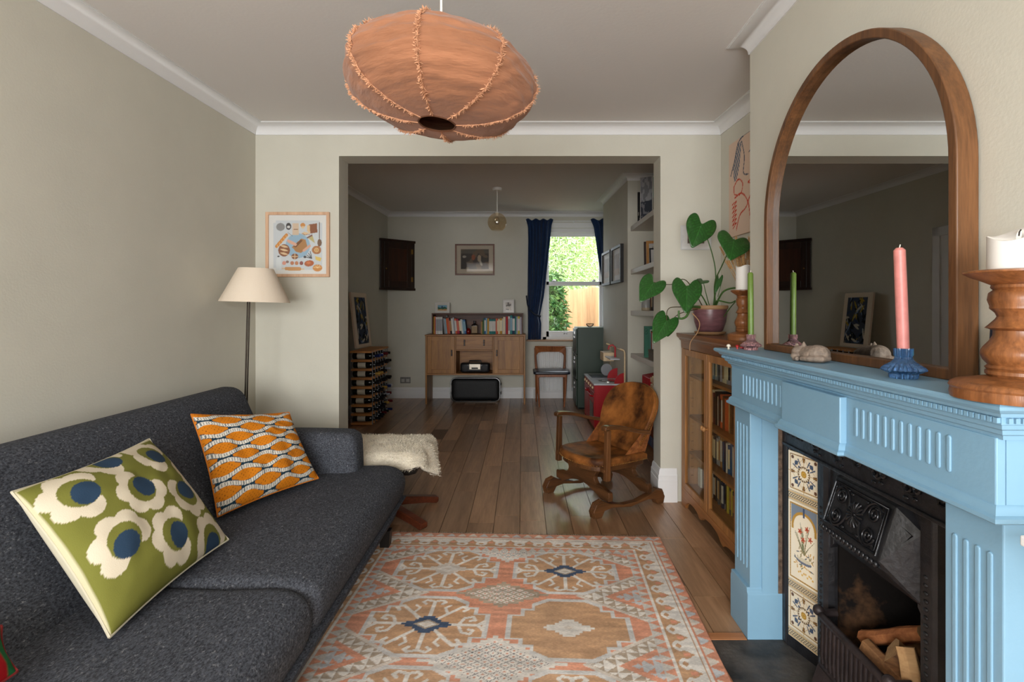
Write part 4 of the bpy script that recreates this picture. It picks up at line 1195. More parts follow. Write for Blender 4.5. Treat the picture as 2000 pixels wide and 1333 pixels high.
# the reclined back
bx0, bz0 = -.135, .325; ux, uz = -.415, .91
L_ = math.hypot(ux, uz); ux /= L_; uz /= L_; nxx, nz = uz, -ux
def back_out(k):
    h = [(0.0, .190), (.10, .222), (.22, .252), (.32, .256), (.40, .226), (.455, .158), (.482, .07), (.488, 0)]
    h = [(p.x, p.y) for p in spline(h, 5)]
    return [((a - .24) * k + .24, b * k) for a, b in h] + [((a - .24) * k + .24, -b * k) for a, b in h[::-1][1:]]
def bp_(a, b, o): return (bx0 + ux * a + nxx * o, b, bz0 + uz * a + nz * o)
rows = [(-.022, .96), (-.026, 1.0), (-.010, 1.012), (.008, 1.012), (.018, .985), (.016, .90), (.006, .72), (.000, .45), (-.002, .15)]
vs = []; q = len(back_out(1))
for o_, k in rows: vs += [bp_(a, b, o_ + .02 * (b / .24) ** 2) for a, b in back_out(k)]
fs = [(i * q + j, i * q + (j + 1) % q, (i + 1) * q + (j + 1) % q, (i + 1) * q + j) for i in range(len(rows) - 1) for j in range(q)]
fs += [tuple(range(q)), tuple((len(rows) - 1) * q + j for j in range(q))]
bk_ = MB().add(vs, fs).build('backrest', lea, rc, smooth=50)
out = back_out(1.012)
for i in range(2, q - 2):
    for f_ in (0, .5):
        a = out[i][0] * (1 - f_) + out[i + 1][0] * f_; b = out[i][1] * (1 - f_) + out[i + 1][1] * f_
        o = nm.copy(); COL.objects.link(o); o.parent = bk_; o.location = bp_(a, b * 1.0, -.005 + .02 * (b / .24) ** 2)
for s in (-1, 1):
    # leather wing joining back and seat, wooden post, arm
    MB().add([(-.20, s * .20, .30), (-.20, s * .205, .335), bp_(.25, s * .232, .0), bp_(.25, s * .236, -.02), (-.02, s * .212, .335), (-.02, s * .20, .30)], [(0, 1, 2, 3), (1, 4, 2), (0, 3, 2, 4, 5), (0, 5, 4, 1)]).build('side_wing', leb, rc, smooth=30)
    MB().add([(.195, s * .272 - .019, .215), (.160, s * .272 - .019, .215), (.160, s * .272 + .019, .215), (.195, s * .272 + .019, .215), (.185, s * .272 - .016, .535), (.155, s * .272 - .016, .535), (.155, s * .272 + .016, .535), (.185, s * .272 + .016, .535)],
             [(3, 2, 1, 0), (4, 5, 6, 7), (0, 1, 5, 4), (1, 2, 6, 5), (2, 3, 7, 6), (3, 0, 4, 7)]).build('arm_post', chz, rc, bevel=.004)
    MB().box(.140, .195, s * .225, s * .272, .262, .288).build('post_block', chw, rc, bevel=.003)
    ap = spline([(.205, s * .272, .548), (.17, s * .272, .556), (.05, s * .272, .540), (-.08, s * .258, .502), (-.20, s * .250, .478)], 4)
    w0 = [.030, .034, .030, .026, .024]
    vs = []; k = len(ap)
    for i, p in enumerate(ap):
        w_ = np.interp(i / (k - 1), [0, .25, .5, .75, 1], w0) ; vs += [(p.x, p.y - w_ * .8, p.z + .010), (p.x, p.y + w_ * .8, p.z + .010), (p.x, p.y + w_ * .7, p.z - .014), (p.x, p.y - w_ * .7, p.z - .014)]
    MB().add(vs, [(i * 4 + j, i * 4 + (j + 1) % 4, (i + 1) * 4 + (j + 1) % 4, (i + 1) * 4 + j) for i in range(k - 1) for j in range(4)] + [(3, 2, 1, 0), tuple((k - 1) * 4 + j for j in range(4))]).build('arm', chw, rc, bevel=.005, smooth=40)

# ================================================================== LAMPS
pl = thing('pendant_lamp', 'large terracotta linen lantern shade with frayed seams hanging from the ceiling', 'pendant lamp', (-.256, 1.70, H1))
lm = mat('terracotta_linen', (150, 103, 76), rough=.9, spec=.1, var=.07, vscale=7, bump=1.0, bscale=22, stretch=(.45, .45, 2.6), sheen=.15)
TL = Matrix.Translation((0, 0, 2.014 - H1)) @ Matrix.Rotation(math.radians(5.5), 4, 'Y') @ Matrix.Rotation(math.radians(-4), 4, 'X')
NG = 8; NS, NT = 22, 84
def lantern(t, a):
    """t 0 bottom .. 1 top; panels sag slightly between the hoops and seams"""
    ph = -PI / 2 * .92 + t * PI * .925
    r = .298 * max(math.cos(ph), 0) ** .80 + .002; z = .130 * math.sin(ph) / math.sin(PI / 2 * .92)
    g = (a * NG / (2 * PI)) % 1
    sag = 1 - .022 * math.sin(PI * g) ** 2 + .009 * math.sin(t * 2 * PI * 10.0 + 1.6 * math.sin(a * 3 + 1)) + .006 * math.sin(t * 41 + 5 * math.sin(a * 5))
    r *= sag
    return Vector((r * math.cos(a), r * math.sin(a), z))
rr = random.Random(8)
A0 = -.06
for g in range(NG):
    vs = []
    for i in range(NT + 1):
        for j in range(NS + 1):
            a = A0 * 0 + 2 * PI * (g + j / NS) / NG
            p = lantern(i / NT, a - 1e-6 if j == NS else a)
            w_ = .0022 * math.sin(37 * i / NT + 9 * math.sin(g * 3 + j * .35)) + .0018 * math.sin(i * 1.7 + j * .9 + g)
            p.x *= 1 + w_; p.y *= 1 + w_
            q_ = Matrix.Rotation(A0, 4, 'Z') @ p
            vs.append(TL @ q_)
    MB().add(vs, [(i * (NS + 1) + j, i * (NS + 1) + j + 1, (i + 1) * (NS + 1) + j + 1, (i + 1) * (NS + 1) + j) for i in range(NT) for j in range(NS)]).build('shade_panel', lm, pl, smooth=180)
fray = mat('frayed_thread', (196, 146, 112), rough=.95)
for g in range(NG):
    V = []; Fc = []
    for k in range(800):
        t = rr.random() * .97 + .02; a = 2 * PI * g / NG
        p = lantern(t, a + rr.uniform(-.012, .012)); p *= 1.004
        d = Vector((rr.gauss(0, 1), rr.gauss(0, 1), rr.gauss(0, 1))) + p.normalized() * .9
        d = d.normalized() * rr.uniform(.006, .017); s = d.cross(Vector((rr.random(), rr.random(), rr.random()))).normalized() * .0012
        b = len(V); V += [TL @ Matrix.Rotation(A0, 4, 'Z') @ (p + e) for e in (-s, s, d * .6 + s * .8 + Vector((0, 0, -.002)), d)]
        Fc.append((b, b + 1, b + 2, b + 3))
    # the folded seam itself
    m = MB().add(V, Fc)
    m.tube([TL @ Matrix.Rotation(A0, 4, 'Z') @ (lantern(t, 2 * PI * g / NG) * 1.006) for t in np.linspace(.0, 1, 60)], .0018, 5)
    o = m.build('frayed_seam', fray, pl); o['kind'] = 'stuff'
wire = mat('hoop_wire', (90, 56, 38), rough=.5)
for t in (0.0, 1.0):
    MB().tube([TL @ (lantern(t, a) * 1.0) for a in np.linspace(0, 2 * PI, 33)], .003, 5, cap=False).build('hoop', wire, pl, smooth=60)
MB().tube([(0, 0, 0), (0, 0, 2.10 - H1)], .0042, 8).build('cord', mat('white_plastic', (228, 226, 220), rough=.4), pl, smooth=60)
MB().lathe([(.045, -.022), (.048, -.012), (.048, 0)], 24).build('ceiling_rose', mat('white_plastic', (228, 226, 220)), pl, smooth=40)
MB().lathe([(.016, -.055), (.018, -.03), (.018, .03), (.008, .05)], 14, M=Matrix.Translation((0, 0, 2.08 - H1))).build('lamp_holder', mat('white_plastic', (228, 226, 220)), pl, smooth=40)

fl = thing('floor_lamp', 'slim dark floor lamp with a cream conical shade in the corner behind the sofa', 'floor lamp', (-1.655, 3.20, 0))
dm = mat('bronze_metal', (52, 44, 38), rough=.35, metal=.85)
MB().lathe([(.11, 0), (.11, .010), (.03, .022), (.012, .03)], 28).build('base', dm, fl, smooth=40)
for dy in (-.006, .006):
    MB().tube([(-.004 + dy, 0, .02), (.012 + dy, 0, .8), (.030 + dy, 0, 1.50)], .0045, 8).build('pole', dm, fl, smooth=60)
cr = mat('cream_shade', (222, 207, 188), rough=.85, spec=.15, bump=.2, bscale=240)
TS = Matrix.Translation((.030, 0, 0)) @ Matrix.Rotation(math.radians(1.5), 4, 'Y')
sh_ = MB().lathe([(.192, 1.345), (.192, 1.349), (.096, 1.545), (.094, 1.545), (.188, 1.347)], 40, M=TS)
sh_.f = [f for f in sh_.f if len(f) == 4]
sh_.build('shade', cr, fl, smooth=40)
MB().tube([TS @ Vector((-.095, 0, 1.535)), TS @ Vector((.095, 0, 1.535))], .002, 5).tube([TS @ Vector((0, -.095, 1.535)), TS @ Vector((0, .095, 1.535))], .002, 5).build('shade_carrier', dm, fl)
MB().lathe([(.016, 1.38), (.018, 1.40), (.018, 1.45), (.024, 1.47), (.028, 1.50), (.018, 1.53), (.001, 1.538)], 14, M=TS).build('bulb', mat('opal_glass', (232, 228, 216), rough=.3), fl, smooth=60)

gp = thing('globe_pendant', 'small amber glass globe pendant hanging in the far room', 'pendant lamp', (-.294, 6.30, H2))
MB().lathe([(.05, -.03), (.055, -.012), (.055, 0)], 24).build('ceiling_rose', mat('white_plastic', (228, 226, 220)), gp, smooth=40)
MB().tube([(0, 0, -.02), (0, 0, -.30)], .0065, 8).build('cord', mat('white_plastic', (228, 226, 220)), gp, smooth=60)
Rg = .111; prof = [(Rg * math.sin(t), -.403 - Rg * math.cos(t)) for t in np.linspace(.55, PI - .15, 22)]
gl = MB().lathe(prof, 36); gl.f = [f for f in gl.f if len(f) == 4]
gl.build('globe', glass('amber_glass', (243, 232, 214), gloss=.10), gp, smooth=180)
MB().lathe([(.018, -.33), (.022, -.30), (.022, -.285), (.008, -.28)], 14).build('lamp_holder', mat('white_plastic', (228, 226, 220)), gp, smooth=40)
MB().ball((0, 0, -.385), .030, .030, .045, n=10).build('bulb', clear_glass('bulb_glass', (240, 236, 226), .1), gp, smooth=60)

# ================================================================== PICTURES ON THE DIVIDING WALL
def picture(name, label, cat, w_, h_, t_, d_, fm_, fn, nx, ny, M, mount=(228, 224, 216), group=None, pad=0.0, glazed=True):
    """framed print; M places its lower-left-back corner, face toward local -Y"""
    loc = M @ Vector((w_ / 2, 0, 0))
    T = thing(name, label, cat, loc, 0, group); I = Matrix.Translation(loc).inverted() @ M
    frame_bars('frame', fm_, T, w_, h_, t_, d_, I)
    b = MB().box(t_ * .5, w_ - t_ * .5, -max(.004, d_ * .5 - .001), -.001, t_ * .5, h_ - t_ * .5, I); b.build('backing', mat('backing_board', (150, 130, 105), rough=.9), T)
    sh2 = sheet(w_ - 1.4 * t_, h_ - 1.4 * t_, nx, ny, fn, I @ Matrix.Translation((t_ * .7, -max(.0055, d_ * .5), t_ * .7)))
    sh2.build('print', printed('paper_print', rough=.6, spec=.3), T)
    if glazed: MB().box(t_ * .8, w_ - t_ * .8, -d_ * .8, -d_ * .8 + .0015, t_ * .8, h_ - t_ * .8, I).build('glazing', glass('picture_glass', gloss=.05), T)
    return T

def bakery(u, v):
    C = canvas(u, (224, 224, 220)); v = v
    k = (np.abs(u - .5) < .41) & (np.abs(v - .49) < .41) & ~((np.abs(u - .5) > .37) & (np.abs(v - .49) > .37)); C[k] = (203, 209, 213)
    D = lambda *a: disc(u, v, *a); P_ = lambda pts: inpoly(u, v, pts); S = lambda pts, w_: segs(u, v, pts, w_)
    tan, br, cr_, dk, pk = (206, 142, 76), (140, 86, 58), (222, 192, 150), (66, 66, 70), (222, 172, 148)
    C[D(.50, .48, .205)] = (150, 182, 204)
    C[D(.21, .79, .072, .065)] = (140, 140, 140)
    C[D(.345, .80, .045, .058)] = dk; C[D(.345, .79, .028, .020)] = (210, 210, 208)
    C[P_([(.41, .85), (.52, .85), (.52, .66), (.41, .66)])] = (214, 190, 164); C[S([(.43, .75), (.50, .75)], .004)] = (150, 110, 80)
    C[D(.585, .82, .042, .036)] = tan; C[D(.585, .785, .026, .02)] = cr_
    C[P_([(.68, .83), (.82, .85), (.83, .70), (.71, .68)])] = br; C[P_([(.66, .82), (.70, .82), (.71, .68), (.66, .72)])] = cr_
    C[P_([(.56, .68), (.60, .71), (.70, .69), (.62, .65)])] = cr_; C[S([(.58, .68), (.62, .66), (.70, .67)], .004)] = br
    C[S([(.865, .86), (.865, .60)], .007)] = (110, 84, 66); C[D(.865, .53, .036, .062)] = (120, 90, 70)
    C[S([(.145, .47), (.31, .66)], .026)] = (210, 140, 66)
    for i in range(5): C[S([(.155 + .036 * i, .49 + .041 * i), (.165 + .036 * i, .462 + .041 * i)], .004)] = (240, 200, 140)
    C[S([(.33, .70), (.41, .64)], .003)] = dk
    C[P_([(.40, .46), (.56, .60), (.63, .58), (.66, .47), (.56, .36), (.47, .38)])] = (176, 128, 78); C[P_([(.42, .47), (.55, .585), (.585, .565), (.47, .455)])] = (120, 78, 46)
    C[S([(.34, .56), (.46, .50)], .024)] = pk; C[S([(.70, .48), (.60, .40)], .020)] = pk
    C[P_([(.65, .62), (.74, .67), (.79, .52)])] = (190, 176, 120); C[P_([(.65, .62), (.74, .67), (.745, .64), (.66, .60)])] = (130, 92, 84)
    C[D(.27, .405, .098, .102)] = br
    for i in range(3): C[D(.27, .47 - .06 * i, .066, .017, -.25)] = cr_
    C[D(.815, .41, .078, .070)] = (176, 118, 72); C[np.abs(np.hypot(u - .815, v - .41) - .03) < .007] = (224, 190, 130); C[D(.815, .41, .012)] = (224, 190, 130)
    C[D(.45, .305, .058, .048)] = (132, 84, 54); C[S([(.40, .305), (.50, .305)], .007)] = cr_; C[S([(.45, .26), (.45, .35)], .007)] = cr_
    for i in range(4): C[S([(.735, .27), (.62 + .03 * i, .30 + .028 * i)], .006)] = dk
    C[D(.62, .295, .026, .02)] = dk
    C[P_([(.79, .31), (.90, .28), (.88, .22), (.80, .25)])] = (226, 196, 104)
    C[P_([(.15, .29), (.21, .29), (.225, .24), (.225, .08), (.135, .08), (.135, .24)])] = (214, 220, 222); C[D(.175, .305, .02, .012)] = dk
    for x_, c in ((.27, (214, 150, 130)), (.405, (190, 124, 88)), (.48, (196, 132, 92)), (.56, (140, 78, 74))): C[D(x_, .195, .032)] = c
    C[D(.325, .215, .026, .022)] = (140, 110, 100)
    C[D(.69, .19, .08, .05, .15)] = (178, 96, 54); C[D(.68, .20, .035, .022)] = (206, 120, 74)
    C[S([(.24, .105), (.60, .095)], .010)] = cr_; C[S([(.31, .103), (.53, .098)], .029)] = (204, 150, 94)
    C[D(.83, .115, .080, .058)] = (206, 140, 72)
    for i in range(5): C[S([(.83, .115), (.83 + .07 * math.cos(.3 + i * .65), .115 + .05 * math.sin(.3 + i * .65))], .004)] = (240, 206, 150)
    return C
pinew = wood('ash_frame', (186, 144, 112), (214, 176, 144), axis='Z', scale=16, rough=.5)
picture('framed_print', 'square framed print of breads and baking tools beside the opening', 'picture', .430, .438, .020, .022, pinew, bakery, 150, 150, Matrix.Translation((-1.730, Y1, 1.520)))
def smallphoto(u, v):
    C = canvas(u, (226, 226, 224))
    k = (np.abs(u - .5) < .30) & (np.abs(v - .5) < .26); C[k & (v > .45)] = (150, 128, 118); C[k & (v <= .45)] = (92, 78, 70); C[k & (v > .62)] = (176, 168, 166)
    return C
clip = mat('clip_frame_edge', (206, 208, 208), rough=.2)
picture('clip_frame', 'small frameless photo in a white mount on the wall behind the plant', 'picture', .206, .164, .006, .012, clip, smallphoto, 40, 30, Matrix.Translation((1.071, Y1, 1.704)))

def facelines(u, v):
    C = canvas(u, (212, 186, 166))
    dk, rd, gn = (62, 76, 96), (190, 70, 52), (70, 100, 96)
    L2 = lambda pts, w_, c: C.__setitem__(segs(u, v, [(p.x, p.y) for p in spline(pts, 8)], w_), c)
    C[inpoly(u, v, [(.10, .70), (.22, .95), (.30, .96), (.26, .74), (.20, .60), (.13, .56)]) & (np.sin(u * 160 + v * 90) > -.5)] = (96, 108, 124)
    L2([(.05, .66), (.14, .80), (.24, .97), (.50, 1.0), (.80, .9), (.92, .7)], .008, dk)
    L2([(.30, .95), (.36, .78), (.34, .62), (.44, .58)], .007, dk)
    for k in range(3): C[np.abs(np.hypot((u - .58) * 1.1, v - .74) - (.05 + .02 * k)) < .005] = gn
    L2([(.46, .80), (.58, .84), (.70, .79)], .007, dk); L2([(.44, .50), (.56, .53), (.68, .49), (.56, .47), (.44, .50)], .008, rd)
    L2([(.12, .52), (.22, .58), (.32, .52), (.28, .42), (.14, .44), (.12, .52)], .007, rd)
    L2([(.14, .40), (.30, .42), (.44, .30), (.50, .10), (.60, .02)], .008, rd); L2([(.18, .06), (.26, .20), (.40, .26), (.52, .38), (.70, .30), (.78, .08)], .008, rd)
    for k in range(6): L2([(.08, .34 - .045 * k), (.18, .36 - .045 * k), (.10, .31 - .045 * k)], .006, rd)
    L2([(.80, .70), (.86, .5), (.76, .34), (.60, .30)], .007, dk)
    return C
cv = thing('line_drawing_canvas', 'unframed pink canvas with blue and red line drawing of a face in the alcove', 'picture', (1.36, 3.17, 1.76))
d_ = Vector((1.40 - 1.345, -1.15, 0)).normalized(); yv = Vector((0, 0, 1)).cross(d_)
M = Matrix((d_, yv, Vector((0, 0, 1)))).transposed().to_4x4(); M.translation = Vector((1.3535 - .003, 3.465, 1.762)) - Vector(cv.location)
MB().box(0, .60, -.018, -.0, 0, .595, M).build('stretcher', mat('canvas_edge', (204, 182, 164), rough=.9), cv)
sheet(.60, .595, 110, 110, facelines, M @ Matrix.Translation((0, -.0188, 0))).build('painted_face', printed('canvas_print', rough=.9, spec=.1), cv)
# ================================================================== BACK ROOM
tk = wood('sideboard_teak', (116, 74, 30), (170, 118, 58), axis='Z', scale=12, rough=.45)
tkx = wood('sideboard_teak_long', (116, 74, 32), (166, 114, 58), axis='X', scale=12, rough=.45)
tkd = wood('sideboard_dark', (62, 32, 18), (98, 56, 32), axis='X', scale=12, rough=.5)
handle_m = mat('dark_handle', (40, 22, 14), rough=.4)
SX0, SX1, SY0, SY1 = -1.328, .042, 7.36, 7.82
sb = thing('sideboard', 'mid-brown wooden sideboard with open top shelf, two doors and panel legs', 'sideboard', (-.643, 7.59, 0))
kw = dict(world=True, bevel=.002)
for a, b in ((SX0, SX0 + .024), (SX1 - .024, SX1)): boxpart('side_panel', tk, sb, a, b, SY0, SY1, 0, .935, **kw)
boxpart('worktop', tkx, sb, SX0 - .006, SX1 + .006, SY0 - .006, SY1, .935, .955, **kw)
boxpart('bottom_board', tkx, sb, SX0 + .024, SX1 - .024, SY0, SY1, .402, .422, **kw)
boxpart('back_panel', tkx, sb, SX0 + .024, SX1 - .024, SY1 - .012, SY1, .422, .935, **kw)
D1, D2 = -.915, -.398
for x in (D1, D2): boxpart('divider', tk, sb, x - .008, x + .008, SY0 + .004, SY1 - .012, .422, .935, **kw)
def sb_handle(par, x, z):
    o = MB().box(x - .010, x + .010, SY0 - .022, SY0 - .002, z - .042, z + .042).build('handle', handle_m, par, bevel=.005)
    o.data.transform(mtx(sb).inverted())
    MB().ball((x, SY0 - .02, z), .006, n=6).build('handle_stud', brass, par, smooth=60).data.transform(mtx(sb).inverted())
for a, b, hx in ((SX0 + .026, D1 - .010, D1 - .05), (D2 + .010, SX1 - .026, D2 + .05)):
    t_ = .055
    d = MB().box(a, a + t_, SY0 - .002, SY0 + .016, .424, .932).box(b - t_, b, SY0 - .002, SY0 + .016, .424, .932).box(a + t_, b - t_, SY0 - .002, SY0 + .016, .424, .424 + t_).box(a + t_, b - t_, SY0 - .002, SY0 + .016, .932 - t_, .932).build('door', tk, sb, **kw)
    o = MB().box(a + t_ - .002, b - t_ + .002, SY0 + .008, SY0 + .014, .424 + t_ - .002, .932 - t_ + .002).build('door_panel', tk, d); o.data.transform(mtx(sb).inverted())
    sb_handle(d, hx, .705)
dr = boxpart('drawer', tkx, sb, D1 + .010, D2 - .010, SY0 - .002, SY0 + .016, .752, .932, **kw)
sb_handle(dr, D1 + .125, .845); sb_handle(dr, D2 - .125, .845)
boxpart('drawer_rail', tkx, sb, D1 + .008, D2 - .008, SY0 + .002, SY1 - .012, .734, .750, **kw)
U0, U1, V0, V1 = -1.268, .010, 7.53, 7.80
for a, b in ((U0, U0 + .016), (U1 - .016, U1)): boxpart('upper_side', tkd, sb, a, b, V0, V1, .955, 1.232, **kw)
boxpart('upper_top', tkd, sb, U0 - .002, U1 + .002, V0, V1, 1.232, 1.248, **kw)
boxpart('upper_back', tkd, sb, U0 + .016, U1 - .016, V1 - .010, V1, .955, 1.232, **kw)

# ---- books: one object each
bookm = printed('book_cloth', rough=.6, spec=.3)
def book(label, group, w_, h_, d_, c, M, band=None):
    """spine toward local -Y, standing on local Z=0, thickness along X"""
    mb = MB(); t_ = .0018
    C = []
    def bx(a, b, c0, c1, e, f, col): mb.box(a, b, c0, c1, e, f); C.extend([col] * 8)
    bx(0, t_, .004, d_, 0, h_, c); bx(w_ - t_, w_, .004, d_, 0, h_, c)
    pr = [(0, .004), (w_ * .2, .0008), (w_ * .5, 0), (w_ * .8, .0008), (w_, .004), (w_, .006), (0, .006)]
    zs = [0, .18, .20, .70, .86, .88, 1.0]
    cs = [c, c, band or c, band or c, band or c, c, c]
    if band is None: cs = [c] * 7
    b0 = len(mb.v); k = len(pr); vs = []
    for z, cc in zip(zs, cs):
        vs += [(x, y, z * h_) for x, y in pr]; C.extend([cc] * k)
    mb.add(vs, [(i * k + j, i * k + (j + 1) % k, (i + 1) * k + (j + 1) % k, (i + 1) * k + j) for i in range(len(zs) - 1) for j in range(k)] + [tuple(range(k)), tuple((len(zs) - 1) * k + j for j in range(k))])
    bx(t_, w_ - t_, .006, d_ - .004, .003, h_ - .003, (216, 204, 178))
    loc = M @ Vector((w_ / 2, d_ / 2, 0)); I = Matrix.Translation(loc).inverted() @ M
    mb.v = [tuple(I @ Vector(q)) for q in mb.v]; mb.c = np.array(C, float)
    o = mb.build('book', bookm); o.location = loc
    return tag(o, label, 'book', group)
PAL = {'white': (206, 202, 196), 'grey': (150, 150, 154), 'mustard': (176, 134, 52), 'orange': (196, 92, 48), 'black': (34, 32, 34), 'crimson': (156, 28, 58), 'pale blue': (132, 164, 180), 'blue': (52, 92, 140), 'teal': (44, 118, 116), 'olive': (122, 122, 70), 'coral': (196, 104, 84), 'cream': (222, 208, 176), 'red': (164, 34, 34), 'navy': (34, 46, 74), 'yellow': (190, 172, 62), 'lilac': (176, 168, 180), 'brown': (104, 66, 40), 'green': (58, 98, 66), 'tan': (166, 126, 82), 'dark grey': (72, 70, 72), 'maroon': (92, 34, 36), 'bright blue': (44, 112, 176)}
def names(c): return {'white': 'white', 'grey': 'grey'}.get(c, c)
def row(spec, x, y, z, d_, M0, where, group, dark=1.0):
    """spec: (colour, thickness mm, height mm, lean deg, band colour)"""
    ROWI = [0]
    for c, w_, h_, lean, band in spec:
        w_ /= 1000; h_ /= 1000
        M = M0 @ Matrix.Translation((x, y, z)) @ Matrix.Rotation(math.radians(lean), 4, 'Y')
        if lean < 0: M = M0 @ Matrix.Translation((x + h_ * 0 , y, z)) @ Matrix.Translation((0, 0, w_ * math.sin(math.radians(-lean)) * 0)) @ Matrix.Rotation(math.radians(lean), 4, 'Y')
        i_ = ROWI[0]; ROWI[0] += 1
        pv = spec[i_ - 1][0] if i_ else None; nx_ = spec[i_ + 1][0] if i_ + 1 < len(spec) else None
        nb_ = f'between {pv} and {nx_} books' if pv and nx_ else f'beside the {nx_ or pv} book'
        lab = f'{c} book{" banded " + band if band else ""} {where}, {nb_}'
        book(lab, group, w_, h_, d_, PAL[c], M, PAL[band] if band else None)
        x += w_ / math.cos(math.radians(lean)) + .0008
    return x
I4 = Matrix.Identity(4)
wsb = 'on the open sideboard shelf'; gsb = 'books on the sideboard shelf'
L1 = [('mustard', 15, 245, 0, None), ('coral', 14, 248, 0, None), ('white', 30, 240, 0, 'grey'), ('white', 30, 240, 0, 'grey'), ('white', 34, 240, 0, 'grey')]
x = row(L1, U0 + .020, V0 + .03, .9552, .17, I4, wsb, gsb)
L2 = [('grey', 20, 218, -6, None), ('pale blue', 20, 214, -6, None), ('orange', 22, 218, -6, None), ('coral', 18, 222, -6, None), ('black', 26, 212, -6, 'tan'), ('white', 26, 216, -6, None), ('grey', 20, 228, -6, None), ('orange', 24, 214, -6, 'white'), ('crimson', 32, 210, -6, 'coral'), ('black', 26, 212, -6, 'cream'), ('white', 20, 206, -6, None), ('pale blue', 20, 200, -6, None), ('blue', 24, 200, -6, 'pale blue')]
x = row(L2, x + .027, V0 + .03, .9582, .17, I4, wsb, gsb)
R1 = [('tan', 16, 178, 0, None), ('olive', 14, 172, 0, None), ('green', 17, 222, 0, None), ('blue', 20, 224, 0, 'white'), ('pale blue', 18, 226, 0, None), ('mustard', 28, 220, 0, None)] + [('teal', 22, 208, 0, 'white')] * 4 + [('coral', 17, 218, 0, None), ('orange', 17, 218, 0, 'cream'), ('cream', 20, 214, 0, None), ('mustard', 36, 222, 0, 'cream'), ('white', 12, 218, 0, None), ('cream', 26, 240, 0, None), ('lilac', 10, 236, 0, None), ('red', 30, 246, 0, None), ('white', 28, 248, 0, 'grey'), ('teal', 32, 262, 0, 'pale blue'), ('navy', 34, 250, 0, 'white'), ('teal', 20, 250, 0, None), ('lilac', 18, 246, 0, None), ('yellow', 30, 248, 0, 'white'), ('lilac', 24, 240, 0, None)]
tot = sum(r_[1] / 1000 + .0008 for r_ in R1)
row(R1, U1 - .018 - tot, V0 + .03, .9552, .17, I4, wsb, gsb)
# dark bottle with paper label, and a small red jar, between the books
jx = at(924, 650, 7.6).x
bt = thing('brown_bottle', 'dark square shouldered bottle with a tan label between the shelf books', 'bottle', (jx + .02, 7.62, .9552))
MB().soft(-.042, .042, -.035, .035, 0, .135, r=.012, n=8).build('body', mat('dark_glass', (40, 26, 18), rough=.15), bt, smooth=180)
MB().box(-.040, .040, -.0362, -.0352, .012, .112).build('label', mat('tan_paper', (150, 128, 100), rough=.8), bt)
MB().lathe([(.034, .130), (.022, .142), (.014, .15), (.014, .168), (.018, .170), (.018, .182), (.008, .184)], 16).build('stopper', mat('black_plastic', (22, 22, 24), rough=.35), bt, smooth=40)
rj = thing('red_jar', 'small round dark red jar beside the brown bottle', 'jar', (at(913, 650, 7.6).x + .012, 7.61, .9552))
MB().lathe([(.022, 0), (.030, .010), (.034, .035), (.028, .058), (.018, .066)], 20).build('body', mat('red_glaze', (110, 20, 16), rough=.2), rj, smooth=60)
MB().lathe([(.020, .066), (.022, .070), (.016, .080), (.004, .084)], 16).build('lid', mat('red_glaze', (110, 20, 16), rough=.2), rj, smooth=40)
gb = MB().ball((0, 0, 0), .018, n=10).build('glass_ball', mat('grey_ball', (120, 124, 118), rough=.3), smooth=60)
gb.location = (at(872, 622, 7.6).x, 7.63, .958 + .225 + .022); tag(gb, 'small grey ball resting on the leaning books', 'ball')
# radio in the niche, hard case on the floor
ra = thing('portable_radio', 'black portable radio with silver panel in the sideboard niche', 'radio', (at(928, 728, 7.5).x, 7.52, .4222))
MB().soft(-.205, .205, -.07, .07, 0, .135, r=.03, n=10).build('body', mat('black_plastic', (22, 22, 24), rough=.35), ra, smooth=180)
MB().tube([(-.085, 0, .125), (-.08, 0, .16), (.08, 0, .16), (.085, 0, .125)], .009, 8).build('handle', mat('black_plastic', (22, 22, 24)), ra, smooth=60)
MB().box(-.080, .080, -.078, -.068, .045, .125).build('silver_panel', mat('silver_plastic', (176, 166, 152), rough=.3, metal=.6), ra, bevel=.008)
MB().box(-.045, .045, -.081, -.077, .055, .075).build('display', mat('dark_display', (34, 34, 38), rough=.15), ra)
for x in (-.13, .13): MB().lathe([(.050, 0), (.050, .004), (.044, .006)], 20, M=Matrix.Translation((x, -.0705, .065)) @ Matrix.Rotation(PI / 2, 4, 'X')).build('speaker', mat('speaker_mesh', (30, 30, 33), rough=.6), ra, smooth=40)
hc = thing('hard_case', 'black hard equipment case with rounded corners standing under the sideboard', 'case', (at(929, 780, 7.62).x, 7.66, 0))
cm = mat('case_vinyl', (17, 18, 20), rough=.5, bump=.4, bscale=160)
MB().soft(-.34, .34, -.10, .10, .012, .330, r=.06, n=12).build('shell', cm, hc, smooth=180)
rim = [(p[0], -.095, p[1]) for p in arc(-.275, .078, .070, 180, 270, 6) + arc(.275, .078, .070, 270, 360, 6) + arc(.275, .265, .070, 0, 90, 6) + arc(-.275, .265, .070, 90, 180, 6)]
MB().tube(rim + [rim[0]], .008, 6).build('edge_trim', mat('case_trim', (116, 116, 116), rough=.3, metal=.8), hc, smooth=60)
for s in (-1, 1):
    for z in (.11, .24): MB().box(s * .352 - .012, s * .352 + .012, -.03, .03, z - .016, z + .016).build('latch', mat('black_metal', (20, 20, 20), rough=.3, metal=.5), hc, bevel=.004)
for x in (-.25, .25): MB().box(x - .03, x + .03, -.07, .07, 0, .014).build('foot', mat('black_rubber', (18, 18, 18), rough=.8), hc)

